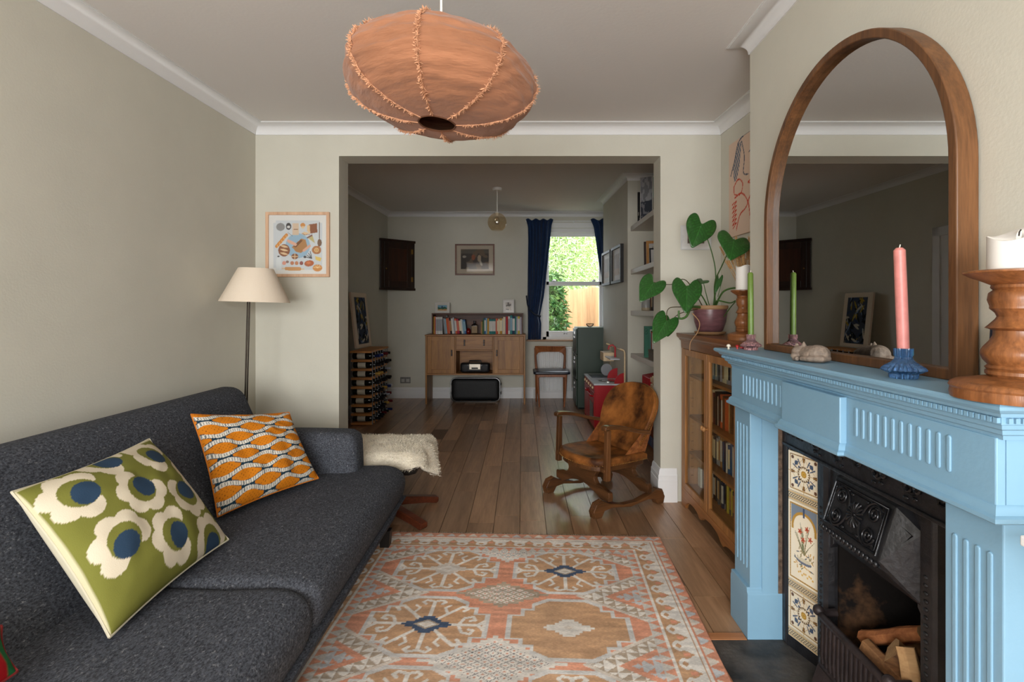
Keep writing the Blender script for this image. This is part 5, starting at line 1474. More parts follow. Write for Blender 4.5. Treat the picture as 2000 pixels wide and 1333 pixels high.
# ---- pictures
def landscape(u, v):
    C = canvas(u, (214, 208, 198)); k = (np.abs(u - .5) < .36) & (np.abs(v - .5) < .30)
    C[k] = (120, 168, 190); C[k & (v < .55 + .05 * np.sin(u * 12))] = (30, 96, 74); C[k & (v < .36 + .02 * np.sin(u * 20))] = (196, 150, 96); C[k & disc(u, v, .7, .26, .05, .03)] = (190, 70, 40)
    C[k & disc(u, v, .48, .58, .06, .12)] = (30, 70, 110)
    return C
def bwphoto(u, v):
    C = canvas(u, (210, 206, 202)); k = (np.abs(u - .5) < .26) & (np.abs(v - .5) < .34)
    n_ = vnoise(u, v, 9, 3); C[k] = (66, 58, 54); C[k & (n_ > .55)] = (190, 182, 172); C[k & (n_ < .3)] = (26, 24, 28)
    return C
def oldphoto(u, v):
    C = canvas(u, (190, 176, 156)); k = (np.abs(u - .5) < .37) & (np.abs(v - .52) < .34)
    n_ = vnoise(u, v, 10, 5); C[k] = (64, 58, 54); C[k & (v > .70)] = (96, 90, 80); C[k & (n_ > .62)] = (110, 92, 74)
    C[k & disc(u, v, .46, .58, .05, .10)] = (150, 84, 56); C[k & disc(u, v, .62, .54, .05, .12)] = (176, 158, 134); C[k & disc(u, v, .66, .38, .03, .10, .3)] = (186, 176, 160); C[k & disc(u, v, .22, .60, .05, .04)] = (170, 160, 146)
    return C
wf = mat('white_frame', (206, 202, 196), rough=.5)
picture('small_frame', 'small pale frame with a green seascape standing on the sideboard', 'picture', .208, .150, .014, .018, wf, landscape, 44, 32, Matrix.Translation((at(849, 611, 7.66).x, 7.70, 1.249)) @ Matrix.Rotation(-.08, 4, 'X'))
picture('small_frame', 'small pale upright frame with a dark print standing on the sideboard', 'picture', .162, .194, .014, .018, wf, bwphoto, 36, 44, Matrix.Translation((at(982, 611, 7.66).x, 7.70, 1.249)) @ Matrix.Rotation(-.08, 4, 'X'))
picture('framed_photo', 'brown framed photograph with wide cream mount on the far wall', 'picture', .578, .458, .022, .024, wood('brown_frame', (84, 44, 24), (120, 68, 40), axis='X', scale=14), oldphoto, 76, 60, Matrix.Translation((-.984, Y2, 1.803)))
# two frames on the chimney breast face
def mount(u, v):
    C = canvas(u, (206, 202, 196)); k = (np.abs(u - .5) < .30) & (np.abs(v - .5) < .33); C[k] = (176, 166, 158); C[k & (v < .4)] = (196, 176, 160); return C
dd = Vector((.058, -1.32, 0)).normalized(); yv = Vector((0, 0, 1)).cross(dd)
for ya, lab in ((6.93, 'black framed mounted picture on the chimney breast, nearer the window'), (6.36, 'black framed mounted picture on the chimney breast, nearer the alcove shelves')):
    M = Matrix((dd, yv, Vector((0, 0, 1)))).transposed().to_4x4(); M.translation = Vector((1.056 + (7.0 - ya) * .058 / 1.32 - .001, ya, 1.60))
    picture('framed_picture', lab, 'picture', .50, .42, .030, .036, mat('black_frame', (26, 24, 24), rough=.5), mount, 30, 30, M, glazed=False)

# ---- corner cupboard
cw = wood('dark_oak_cupboard', (24, 13, 9), (52, 28, 18), axis='Z', scale=14, rough=.35)
P0, P1 = Vector((-1.975, 7.50, 0)), Vector((-1.575, 7.868, 0))
cc_ = thing('corner_cupboard', 'dark oak corner cupboard with brass hinges hung high in the corner', 'cupboard', ((P0.x + P1.x) / 2, (P0.y + P1.y) / 2, 1.575))
dx = (P1 - P0).normalized(); W_ = (P1 - P0).length; yv = Vector((0, 0, 1)).cross(dx)
MC = Matrix((dx, yv, Vector((0, 0, 1)))).transposed().to_4x4(); MC.translation = P0 - Vector((cc_.location.x, cc_.location.y, 0)) * 1.0; MC.translation.z = 0
Hc = .725
MB().add([MC @ Vector(q) for q in [(x, y, z) for z in (.02, Hc - .02) for x, y in ((0, .02), (W_, .02), (W_ - .03, .04), (W_ / 2, .24), (.03, .04))]], [(4, 3, 2, 1, 0), (5, 6, 7, 8, 9)] + [(i, (i + 1) % 5, 5 + (i + 1) % 5, 5 + i) for i in range(5)]).build('carcass', cw, cc_)
for z0, z1 in ((0, .035), (Hc - .035, Hc)): MB().box(-.012, W_ + .012, -.008, .03, z0, z1, MC).build('cornice_moulding', cw, cc_, bevel=.004)
for a, b in ((0, .05), (W_ - .05, W_)): MB().box(a, b, 0, .022, .035, Hc - .035, MC).build('stile', cw, cc_, bevel=.003)
dm_ = MB().box(.052, .125, -.006, .016, .037, Hc - .037, MC).box(W_ - .125, W_ - .052, -.006, .016, .037, Hc - .037, MC).box(.125, W_ - .125, -.006, .016, .037, .13, MC).box(.125, W_ - .125, -.006, .016, Hc - .13, Hc - .037, MC).build('door', cw, cc_, bevel=.003)
MB().box(.12, W_ - .12, .002, .012, .125, Hc - .125, MC).build('door_panel', wood('cupboard_panel', (36, 18, 11), (74, 38, 22), axis='Z', scale=12, rough=.35), dm_)
for z in (.16, Hc - .16): MB().box(W_ - .062, W_ - .030, -.010, -.006, z - .035, z + .035, MC).build('hinge', brass, dm_, bevel=.002)
MB().lathe([(.010, 0), (.010, .003), (.004, .004)], 12, M=MC @ Matrix.Translation((.085, -.006, Hc * .42)) @ Matrix.Rotation(PI / 2, 4, 'X')).build('escutcheon', brass, dm_, smooth=40)

# ---- socket
sk = thing('wall_socket', 'brushed steel double wall socket low on the far wall', 'socket', (at(792, 743, Y2).x, Y2, at(792, 743, Y2).z - .045))
MB().box(-.075, .075, -.010, 0, 0, .090).build('plate', mat('brushed_steel', (132, 130, 126), rough=.35, metal=.9), sk, bevel=.003)
for x in (-.036, .036):
    MB().box(x - .024, x + .024, -.012, -.009, .018, .066).build('outlet', mat('socket_insert', (176, 172, 166), rough=.4), sk, bevel=.002)
    MB().box(x - .006, x + .006, -.016, -.010, .068, .080).build('switch', mat('socket_switch', (90, 88, 86), rough=.4), sk, bevel=.001)

# ---- curtains
def curtain(name, label, xl, xr, z0, z1, y, seed, folds):
    zs = np.linspace(z0, z1, 46); k = 60; vs = []
    for z in zs:
        for j in range(k + 1):
            t = j / k; X = xl(z) + (xr(z) - xl(z)) * t
            a = .030 * (.5 + .5 * (xr(z) - xl(z)) / .34)
            vs.append((X, y + a * math.sin(2 * PI * folds * t + .8 * math.sin(z * 2 + seed)) + .010 * math.sin(5 * t * PI + z * 4), z + (.018 * math.sin(2 * PI * folds * t) if z == zs[-1] else 0)))
    t = thing(name, label, 'curtain', (xl(z0), y, z0))
    o = MB().add(vs, [(i * (k + 1) + j, i * (k + 1) + j + 1, (i + 1) * (k + 1) + j + 1, (i + 1) * (k + 1) + j) for i in range(45) for j in range(k)]).build('drape', mat('navy_velvet', (12, 40, 76), rough=.6, spec=.25, sheen=.1, var=.06, vscale=20), t, smooth=180, world=True)
    s = o.modifiers.new('thick', 'SOLIDIFY'); s.thickness = .004
    return t
ip = lambda pts: (lambda z: float(np.interp(z, [p[0] for p in pts], [p[1] for p in pts])))
c1 = curtain('navy_curtain', 'navy curtain tied back at the sideboard side of the window', ip([(.87, .085), (1.18, .085), (1.5, .080), (2.3, .090), (2.50, .085), (2.60, .055)]), ip([(.87, .265), (1.10, .27), (1.20, .25), (1.5, .31), (1.9, .355), (2.3, .40), (2.52, .42), (2.60, .445)]), .868, 2.60, 7.745, 1, 3.5)
MB().tube([(.06, 7.82, 1.50), (.075, 7.76, 1.38), (.10, 7.70, 1.30), (.18, 7.69, 1.23), (.262, 7.71, 1.20)], [.009, .010, .014, .016, .018], 8).build('tieback', mat('navy_cord', (16, 26, 44), rough=.7), c1, smooth=60, world=True)
c2 = curtain('navy_curtain', 'navy curtain drawn to the chimney breast side of the window', ip([(.87, 1.33), (1.2, 1.235), (1.6, 1.17), (2.0, 1.10), (2.3, 1.06), (2.50, 1.03), (2.60, .985)]), ip([(.87, 1.47), (1.2, 1.36), (1.6, 1.40), (2.60, 1.42)]), .868, 2.60, 7.745, 2, 3)
MB().tube([(1.235, 7.70, 1.24), (1.30, 7.69, 1.26), (1.44, 7.80, 1.40)], .015, 8).build('tieback', mat('navy_cord', (16, 26, 44)), c2, smooth=60, world=True)
cp = thing('curtain_pole', 'white curtain rail above the garden window', 'curtain rail', (.75, 7.812, 2.585))
MB().tube([(-.70, 0, 0), (.72, 0, 0)], .011, 8).build('rail', white, cp, smooth=60)
for x in (-.68, .0, .70): MB().box(x - .008, x + .008, 0, .07, -.012, .012).build('bracket', white, cp)

# ---- radiator
rd = thing('radiator', 'white ribbed panel radiator under the window sill', 'radiator', (.46, 7.84, .10))
pts = []
n_ = 26
for i in range(n_):
    x = -.26 + .52 * i / n_; w_ = .52 / n_
    pts += [(x, -.028), (x + w_ * .55, -.028), (x + w_ * .68, -.020), (x + w_ * .88, -.020)]
pts += [(.26, -.028), (.26, .012), (-.26, .012)]
MB().prism(pts, 0.02, .635, 'z').build('panel', white, rd)
MB().box(-.265, .265, -.034, .016, .635, .66).build('top_grille', white, rd, bevel=.004)
MB().box(-.265, .265, -.030, .012, .0, .02).build('bottom_rail', white, rd, bevel=.004)
for x in (-.275, .275): MB().tube([(x * .95, -.01, .03), (x * 1.05, -.01, .03), (x * 1.05, -.01, -.10)], .008, 8).build('pipe', white, rd, smooth=60)

# ---- dining chair with navy seat
dc = thing('dining_chair', 'teak dining chair with a dark navy seat in front of the radiator', 'chair', (at(1076, 790, 7.38).x, 7.36, 0))
dt = wood('chair_teak', (104, 56, 28), (156, 94, 52), axis='Z', scale=14, rough=.4)
for s in (-1, 1):
    MB().tube([(s * .165, -.20, 0), (s * .180, -.195, .22), (s * .190, -.19, .435)], [.011, .016, .018], 10).build('leg', dt, dc, smooth=60)
    MB().tube([(s * .195, .23, 0), (s * .195, .19, .25), (s * .195, .18, .45), (s * .205, .20, .60), (s * .210, .235, .755)], [.011, .016, .018, .016, .014], 10).build('leg', dt, dc, smooth=60)
bo = [(-.215, .785), (.215, .785), (.218, .66)] + [(.20, .64), (.185, .665), (.165, .690), (.12, .700), (0, .702), (-.12, .700), (-.165, .690), (-.185, .665), (-.20, .64)] + [(-.218, .66)]
vs = []; 
for o_ in (-.010, .010):
    vs += [(x, .225 + o_ - .035 * (1 - (x / .215) ** 2) * -1, z) for x, z in bo]
k = len(bo)
MB().add(vs, [(i, (i + 1) % k, k + (i + 1) % k, k + i) for i in range(k)] + [tuple(range(k - 1, -1, -1)), tuple(range(k, 2 * k))]).build('backrest', dt, dc, bevel=.004)
MB().prism([(-.19, .435), (-.19, .385), (-.15, .40), (.15, .40), (.19, .385), (.19, .435)], -.205, -.18, 'y').build('front_rail', dt, dc, bevel=.003)
for s in (-1, 1): MB().box(s * .19 - .010, s * .19 + .010, -.19, .18, .395, .435).build('side_rail', dt, dc, bevel=.003)
MB().soft(-.245, .245, -.24, .20, .432, .475, r=.02, n=10, top=.010).build('seat', mat('navy_leather', (28, 32, 44), rough=.32, spec=.5), dc, smooth=180)

# ---- filing cabinet
fc = thing('filing_cabinet', 'dark green steel filing cabinet beside the garden window', 'cabinet', (1.03, 7.235, 0))
gm = mat('green_steel', (40, 58, 46), rough=.42, spec=.4, bump=.05, bscale=200)
MB().box(-.31, .31, -.235, .235, .02, 1.067).build('body', gm, fc, bevel=.006)
MB().box(-.30, .30, -.225, .225, 0, .02).build('plinth', mat('black_metal', (20, 20, 20)), fc)
for z in (.05, .385, .72):
    d = MB().box(-.328, -.311, -.222, .222, z, z + .325).build('drawer', gm, fc, bevel=.004)
    MB().box(-.340, -.328, -.05, .05, z + .20, z + .225).build('handle', chrome, d, bevel=.003)
    MB().box(-.333, -.328, -.04, .04, z + .25, z + .285).build('label_holder', chrome, d)
pb = thing('wire_bowl', 'small dark wire bowl on top of the green filing cabinet', 'bowl', (at(1153, 640, 7.1).x, 7.14, 1.067))
for k in range(7):
    a = k * PI / 7
    MB().tube([(.05 * math.cos(a) * math.cos(t), .05 * math.sin(a) * math.cos(t), .045 - .043 * math.sin(t)) for t in np.linspace(0, PI, 12)], .0025, 5).build('wire', mat('black_metal', (20, 20, 20)), pb)
MB().tube([(.05 * math.cos(t), .05 * math.sin(t), .045) for t in np.linspace(0, 2 * PI, 24)], .003, 5).build('rim', mat('black_metal', (20, 20, 20)), pb)

# ---- toy kitchen
tk_ = thing('toy_kitchen', 'red wooden toy kitchen against the chimney breast', 'toy kitchen', (.92, 6.11, 0))
rdm = mat('red_paint', (168, 14, 26), rough=.35, spec=.45)
ply = wood('birch_ply', (204, 176, 136), (226, 204, 168), axis='Y', scale=14, rough=.5)
X0, X1, A0_, A1_ = -.155, .165, -.45, .45
MB().box(X0, X1, A0_, A0_ + .018, 0, .50).build('side_panel', rdm, tk_, bevel=.003)
MB().box(X0, X1, A1_ - .018, A1_, 0, .50).build('side_panel', rdm, tk_, bevel=.003)
MB().box(X0 + .01, X1, A0_ + .018, A1_ - .018, .03, .05).build('bottom_board', rdm, tk_)
MB().box(X1 - .01, X1, A0_ + .018, A1_ - .018, .05, .49).build('back_board', rdm, tk_)
MB().box(X0 - .012, X1, A0_ - .006, A1_ + .006, .50, .518).build('worktop', mat('pale_laminate', (196, 198, 204), rough=.3), tk_, bevel=.004)
MB().box(X0 + .03, X1 - .05, .05, .36, .518, .522).build('hob', mat('grey_hob', (88, 92, 104), rough=.25), tk_, bevel=.002)
MB().lathe([(.002, .006), (.085, .006), (.098, .003), (.105, .0045), (.105, .0)], 28, M=Matrix.Translation((.02, -.22, .518))).build('sink', mat('steel_bowl', (170, 166, 158), rough=.2, metal=1), tk_, smooth=40)
for k in range(5): MB().lathe([(.016, 0), (.016, .014), (.012, .020)], 14, M=Matrix.Translation((X0, -.34 + .17 * k, .462)) @ Matrix.Rotation(-PI / 2, 4, 'Y')).build('knob', ply, tk_, smooth=40)
MB().box(X0 - .006, X0 + .010, A0_ + .018, A1_ - .018, .428, .498).build('control_panel', rdm, tk_)
d = MB().box(X0 - .008, X0 + .008, -.43, -.02, .05, .42).build('oven_door', rdm, tk_, bevel=.003)
MB().box(X0 - .011, X0 - .008, -.36, -.09, .12, .30).build('oven_window', mat('dark_window', (40, 40, 46), rough=.1), d)
MB().tube([(X0 - .006, -.38, .375), (X0 - .035, -.37, .38), (X0 - .035, -.08, .38), (X0 - .006, -.07, .375)], .009, 8).build('handle', rdm, d, smooth=60)
d = MB().box(X0 - .008, X0 + .008, .0, .43, .05, .42).build('cupboard_door', rdm, tk_, bevel=.003)
MB().tube([(X0 - .006, .05, .375), (X0 - .03, .06, .38), (X0 - .03, .16, .38), (X0 - .006, .17, .375)], .009, 8).build('handle', rdm, d, smooth=60)
for y in (A0_ + .006, .02):
    MB().prism([(X1, .518)] + arc(X1 - .0, .518, .115, 90, 180, 10), y - .006, y + .006, 'y').build('splash_wing', rdm, tk_, bevel=.002)
MB().lathe([(.07, 0), (.07, .010), (.03, .012), (.03, .0121)], 26, M=Matrix.Translation((.06, .16, .60)) @ Matrix.Rotation(PI / 2, 4, 'X') @ Matrix.Rotation(.3, 4, 'Y')).build('toy_plate', mat('grey_plate', (150, 152, 156), rough=.4), tk_, smooth=40)
for y in (A0_, A1_):
    MB().tube([(X1 - .006, y, .50), (X1 - .006, y, .84), (X1 - .018, y + .0, .87), (X1 - .06, y, .885)], .009, 8).build('rack_post', ply, tk_, smooth=60)
MB().tube([(X1 - .012, A0_, .86), (X1 - .012, A1_, .86)], .008, 8).build('rack_rail', ply, tk_, smooth=60)
MB().box(.02, X1 - .02, .12, .38, .70, .80).build('wall_box', ply, tk_, bevel=.004)
MB().box(.03, X1 - .03, -.30, .06, .755, .768).build('rack_shelf', mat('pale_laminate', (196, 198, 204)), tk_, bevel=.003)
MB().tube([(X1 - .05, -.12, .77), (X1 - .05, -.12, .88), (X1 - .08, -.12, .905), (X1 - .12, -.12, .89), (X1 - .125, -.12, .855)], .011, 8).build('tap', rdm, tk_, smooth=60)

# ---- wine rack and bottles
wr = thing('wine_rack', 'timber and steel wine rack filled with bottles by the far room wall', 'wine rack', (-1.796, 6.365, 0))
pine = wood('rack_pine', (150, 94, 44), (196, 136, 76), axis='X', scale=12, rough=.5)
galv = mat('galvanised', (138, 143, 152), rough=.4, metal=.25)
NC, NR = 7, 8; dyc, dzc = .1115, .1005
yb = -.345
bar = None
for r_ in range(NR + 1):
    for c in range(NC):
        top = r_ == NR
        if bar is None or top and c == 0:
            bar_ = MB().box(-.118, .118, -.016, .016, -.013, .013) if not top else MB().box(-.118, .118, -.053, .053, -.010, .012)
            o = bar_.build('rack_bar', pine, wr, bevel=.002)
            if top: bart = o
            else: bar = o
        else:
            o = (bart if top else bar).copy(); COL.objects.link(o); o.parent = wr
        o.location = (0, yb + dyc * c + (0 if not top else 0), .022 + dzc * r_)
for c in range(NC):
    for x in (-.1195, .1195): MB().box(x - .0012, x + .0012, yb + dyc * c - .012, yb + dyc * c + .012, .010, .022 + dzc * NR).build('steel_strip', galv, wr)
prof_b = [(.001, 0), (.030, .001), (.0365, .006), (.0372, .02), (.0372, .185), (.034, .205), (.022, .228), (.0148, .242), (.0142, .298), (.0155, .300), (.0155, .306), (.012, .307)]
RB = Matrix.Rotation(PI / 2, 4, 'Y')
bgl = {'black': mat('green_bottle_glass', (16, 20, 16), rough=.12, spec=.6), 'clear': clear_glass('clear_bottle_glass', (206, 214, 206), .06)}
foils = {'black': (22, 20, 22), 'dark red': (96, 18, 24), 'gold': (190, 150, 70), 'navy': (26, 40, 92), 'pink': (190, 110, 122), 'silver': (170, 172, 180)}
protos = {}
rb = random.Random(21)
ORD = ['first', 'second', 'third', 'fourth', 'fifth', 'sixth', 'seventh', 'eighth']
def bottle(foil, loc, roll, rc_):
    if foil not in protos:
        t = thing('wine_bottle', f'dark wine bottle with {foil} neck foil lying in the rack', 'bottle', (0, 0, 0), 0, 'wine bottles lying in the rack')
        MB().lathe(prof_b[:9], 20, M=RB).build('glass_body', bgl['black'], t, smooth=50)
        MB().lathe([(.0150, .250), (.0158, .252), (.0158, .307), (.012, .309)], 14, M=RB).build('foil', mat('foil_' + foil.replace(' ', '_'), foils[foil], rough=.35, metal=.3), t, smooth=40)
        vs = [(x, .0377 * math.cos(a), .0377 * math.sin(a)) for x in (.055, .145) for a in np.linspace(-.9, 1.5, 13)]
        MB().add([RB.inverted() @ RB @ Vector(q) for q in vs], [(i, i + 1, 14 + i, 13 + i) for i in range(12)]).build('label', mat('bottle_paper', (206, 200, 184), rough=.7), t, smooth=180)
        protos[foil] = t; o = t
    else: o = copy_tree(protos[foil])
    o.location = loc; o.rotation_euler = (roll, 0, 0)
    o['label'] = f'{foil}-foiled wine bottle in the rack, {ORD[rc_[0]]} row up, {ORD[rc_[1]]} slot from the sofa end'
    return o
fo = ['navy', 'black', 'gold', 'black', 'black', 'black', 'silver', 'black']
for r_ in range(NR):
    for c in range(NC - 1):
        if rb.random() < .06 and c > 1: continue
        f_ = fo[NR - 1 - r_] if c == 0 and r_ != 1 else rb.choices(['black', 'dark red', 'gold', 'navy', 'pink', 'silver'], [12, 4, 2, 1, 1, 1])[0]
        if (r_, c) == (7, 3): f_ = 'dark red'
        out = rb.uniform(-.005, .022)
        bottle(f_, (-1.796 - .128 + out, 6.365 + yb + dyc * (c + .5), .0355 + dzc * r_ + .0372), PI + rb.uniform(-.5, .5) if c == 0 else rb.uniform(0, 6), (r_, c))
# leaf-pattern canvas leaning on the rack top
def leafart(u, v):
    C = canvas(u, (206, 190, 168)); k = (u > .16) & (u < .86) & (v > .06) & (v < .92)
    C[k] = (58, 66, 78); rr_ = random.Random(6)
    for i in range(70):
        x, y, a = rr_.uniform(.16, .86), rr_.uniform(.06, .92), rr_.uniform(0, PI)
        C[k & disc(u, v, x, y, .10, .022, a)] = rr_.choice(((30, 34, 40), (112, 128, 150), (150, 126, 52), (46, 60, 84), (176, 168, 150), (24, 26, 30)))
    return C
q0, q1 = Vector((-1.885, 6.12, .857)), Vector((-1.850, 6.60, .857))
ca_ = thing('leaf_canvas', 'tall cream canvas painted with dark leaves leaning on the wine rack', 'picture', (q0 + q1) / 2)
ex_ = (q1 - q0).normalized(); up = Vector((-.11, 0, 1)); up = (up - ex_ * up.dot(ex_)).normalized(); yv = up.cross(ex_)
# face looks into the room (+X), so run the sheet from far to near
M = Matrix((ex_, yv, up)).transposed().to_4x4(); M.translation = q0 - Vector(ca_.location)
MB().box(0, .482, 0, .022, 0, .645, M).build('stretcher', mat('canvas_edge', (204, 182, 164)), ca_)
sheet(.482, .645, 70, 90, leafart, M @ Matrix.Translation((0, -.0006, 0))).build('painted_face', printed('canvas_print'), ca_)

# ================================================================== ALCOVE SHELVES
for i, z in enumerate((.792, 1.240, 1.672, 2.128)):
    s = struct(MB().box(1.145, 1.50, Y1B, 5.68, z, z + .048), 'trim_%d' % (6 + i), shelfw, bevel=.003)
def place(x, y, z, ang): return Matrix.Translation((x, y, z)) @ Matrix.Rotation(ang, 4, 'Z')
def orangep(u, v):
    C = canvas(u, (24, 20, 20)); n_ = vnoise(u, v, 6, 2); C[(n_ > .45) & (v < .85) & (u > .2)] = (176, 110, 56); C[(n_ > .62) & (v < .5)] = (150, 140, 130); return C
def greyp(u, v):
    C = canvas(u, (150, 150, 152)); n_ = vnoise(u, v, 12, 4); C[(n_ > .55)] = (116, 116, 120); C[v < .42 + .06 * u] = (52, 56, 66); C[(v < .40) & (n_ > .7)] = (120, 120, 124); return C
def greenp(u, v):
    C = canvas(u, (70, 118, 112)); C[v < .5] = (24, 30, 24); C[(v < .36)] = (86, 84, 50); return C
bf = mat('black_frame', (26, 24, 24)); of = wood('oak_frame', (160, 108, 52), (200, 148, 84), axis='Z', scale=14)
picture('standing_frame', 'dark unglazed print with an orange figure on the top alcove shelf', 'picture', .20, .335, .004, .010, bf, orangep, 30, 46, place(1.19, 5.55, 2.1765, 0), glazed=False)
picture('standing_frame', 'grey stone photograph propped up on the top alcove shelf', 'picture', .20, .425, .004, .012, wf, greyp, 40, 60, place(1.165, 5.30, 2.1765, -.55), glazed=False)
picture('standing_frame', 'green and black print behind the grey photograph on the top shelf', 'picture', .16, .40, .008, .014, wf, greenp, 24, 40, place(1.25, 5.16, 2.1765, -.5), glazed=False)
picture('standing_frame', 'dark wooden frame at the back of the second alcove shelf', 'picture', .22, .27, .020, .018, mat('dark_brown_frame', (52, 32, 22), rough=.4), bwphoto, 24, 30, place(1.235, 5.45, 1.7205, -.1) @ Matrix.Rotation(-.12, 4, 'X'))
picture('standing_frame', 'golden oak frame with a black and white photo on the second shelf', 'picture', .20, .25, .026, .018, of, bwphoto, 34, 40, place(1.205, 5.22, 1.7205, -.15) @ Matrix.Rotation(-.16, 4, 'X'))
picture('standing_frame', 'low black frame in front of the oak frame on the second shelf', 'picture', .19, .16, .014, .016, bf, bwphoto, 30, 26, place(1.195, 5.05, 1.7205, -.1) @ Matrix.Rotation(-.2, 4, 'X'))
jr = thing('stoneware_jar', 'small grey stoneware jar on the third alcove shelf', 'jar', (1.235, 5.35, 1.2885))
MB().lathe([(.040, 0), (.047, .006), (.048, .03)], 24).build('base', mat('bare_clay', (176, 160, 134), rough=.7), jr, smooth=40)
MB().lathe([(.048, .03), (.048, .07), (.040, .092), (.036, .108), (.034, .108)], 24).build('body', mat('grey_glaze', (150, 150, 146), rough=.3), jr, smooth=50)
MA = Matrix.Rotation(-PI / 2, 4, 'Z')     # spines toward -X
def alcove_books(spec, ystart, z, where, group, x=1.20, d_=.15):
    y = ystart
    for c, w_, h_, lean, band in spec:
        M = Matrix.Translation((x, y, z)) @ MA
        lab = f'{c} book {where}' if band is None else f'{c} book with a {band} band on its spine {where}'
        book(lab, group, w_ / 1000, h_ / 1000, d_, PAL[c], M, PAL[band] if band else None)
        y -= w_ / 1000 + .001
    return y
alcove_books([('black', 26, 180, 0, 'brown'), ('brown', 22, 170, 0, None), ('black', 30, 190, 0, 'cream'), ('dark grey', 28, 200, 0, None), ('black', 34, 196, 0, None)], 5.26, 1.2885, 'on the third alcove shelf', 'books on the third alcove shelf', x=1.25)
gbk = thing('green_box_file', 'tall green cloth-bound volume standing on the fourth alcove shelf', 'book', (1.22, 5.16, .8405))
grm = mat('green_cloth', (58, 112, 92), rough=.7, bump=.2, bscale=200)
MB().box(-.05, .09, -.015, .015, 0, .300).build('cover', grm, gbk, bevel=.003)
MB().box(-.045, .085, -.013, .013, .302, .303).build('page_edge', mat('page_paper', (210, 200, 176), rough=.8), gbk)
for k in range(2): MB().tube([(-.035 + .012 * math.cos(t), -.0165, .235 + .03 * k + .012 * math.sin(t)) for t in np.linspace(0, 2 * PI, 16)], .0018, 4).build('gilt_ring', mat('dark_green_ink', (24, 52, 42), rough=.5), gbk)
alcove_books([('white', 26, 270, 0, 'pale blue'), ('green', 20, 260, 0, None), ('red', 24, 250, 0, None), ('white', 20, 240, 0, None)], 5.10, .8405, 'on the fourth alcove shelf', 'books on the fourth alcove shelf', x=1.21)
def weave(u, v):
    C = canvas(u, (150, 140, 122)); C[np.sin(u * 60) * np.sin(v * 40) > .1] = (74, 66, 58); return C
wbx = thing('woven_box', 'small speckled woven box on the fourth alcove shelf', 'box', (1.215, 4.86, .8405))
MB().box(-.055, .06, -.085, .085, .0, .075).build('body', mat('woven', (120, 110, 94), rough=.8, c2=(60, 54, 48), vscale=120, bump=.5, bscale=160), wbx, bevel=.004)
MB().box(-.058, .063, -.088, .088, .075, .095).build('lid', mat('woven', (120, 110, 94)), wbx, bevel=.004)
# things under the lowest shelf
rbx = thing('red_magazine_file', 'bright red magazine file under the lowest alcove shelf', 'magazine file', (1.26, 5.05, .40))
MB().prism([(-.10, 0), (.12, 0), (.12, .31), (-.10, .27)], -.15, .15, 'y').build('body', mat('red_card', (176, 16, 28), rough=.5), rbx, bevel=.003)
for k in range(7): MB().box(-.103, -.099, -.14 + .042 * k, -.125 + .042 * k, .01, .26).build('ridge', mat('red_card', (176, 16, 28), rough=.5), rbx)
sf = thing('slatted_crate', 'slatted pale wooden crate beside the red file in the alcove', 'crate', (1.25, 4.72, .40))
for k in range(5): MB().box(-.09, -.078, -.15, .15, .01 + .058 * k, .055 + .058 * k).build('slat', ply, sf, bevel=.002)
for k in range(5): MB().box(-.078, .10, -.15, -.14, .01 + .058 * k, .055 + .058 * k).build('slat', ply, sf, bevel=.002)
for y in (-.14, .13): MB().box(-.078, -.06, y, y + .014, 0, .30).build('post', ply, sf)
MB().box(-.078, .10, -.14, .14, 0, .010).build('bottom', ply, sf)
MB().soft(-.06, .09, -.12, .12, .14, .31, r=.03, n=8).build('yellow_bundle', mat('yellow_cloth', (186, 150, 40), rough=.8), sf, smooth=180)
lc = thing('low_cupboard', 'low brown wooden chest with blue drawers under the alcove shelves', 'chest', (1.32, 4.80, 0))
ch_w = wood('chest_wood', (92, 50, 26), (140, 84, 48), axis='Y', scale=10, rough=.45)
MB().box(-.16, .16, -.50, .50, .05, .395).build('body', ch_w, lc, bevel=.004)
for y in (-.44, .44):
    for x in (-.12, .12): MB().box(x - .02, x + .02, y - .02, y + .02, 0, .05).build('foot', ch_w, lc)
for k, z in enumerate((.075, .185, .295)):
    for y0 in (-.48, .01):
        d = MB().box(-.172, -.160, y0, y0 + .47, z, z + .085).build('drawer', mat('slate_blue_paint', (58, 78, 112), rough=.5) if k != 1 else ch_w, lc, bevel=.003)
        MB().ball((-.180, y0 + .235, z + .043), .010, n=8).build('knob', brass, d, smooth=60)
# ================================================================== BOOKS IN THE GLAZED BOOKCASE
MBk = Matrix.Rotation(-PI / 2, 4, 'Z')
def shelf_books(cols, y0, y1, z, hmin, hmax, x, seed, where, group, d_=.145):
    r_ = random.Random(seed); y = y0; seq = []
    while y > y1 + .034:
        w_ = r_.uniform(.014, .034); c = r_.choice(cols); seq.append([c, w_, r_.uniform(hmin, hmax), y, r_.choice([None, None, 'cream', 'black', 'white', 'tan'])]); y -= w_ + .0008
    for i, (c, w_, h_, y, band) in enumerate(seq):
        if band == c: band = None
        pv = seq[i - 1][0] if i else None; nx_ = seq[i + 1][0] if i + 1 < len(seq) else None
        nb_ = f'between {pv} and {nx_} books' if pv and nx_ else (f'beside the {nx_} book' if nx_ else f'beside the {pv} book')
        lab = f'{c} book{" banded " + band if band else ""} {where}, {nb_}'
        if len(lab.split()) > 16: lab = f'{c} book {where}, {nb_}'
        book(lab, group, w_, h_, d_, PAL[c], Matrix.Translation((x + r_.uniform(0, .012), y, z)) @ MBk, PAL[band] if band else None)
shelf_books(['white', 'grey', 'lilac', 'cream', 'pale blue', 'dark grey'], 3.385, 2.525, .8735, .115, .140, 1.165, 31, 'on the bookcase top shelf', 'books on the bookcase top shelf')
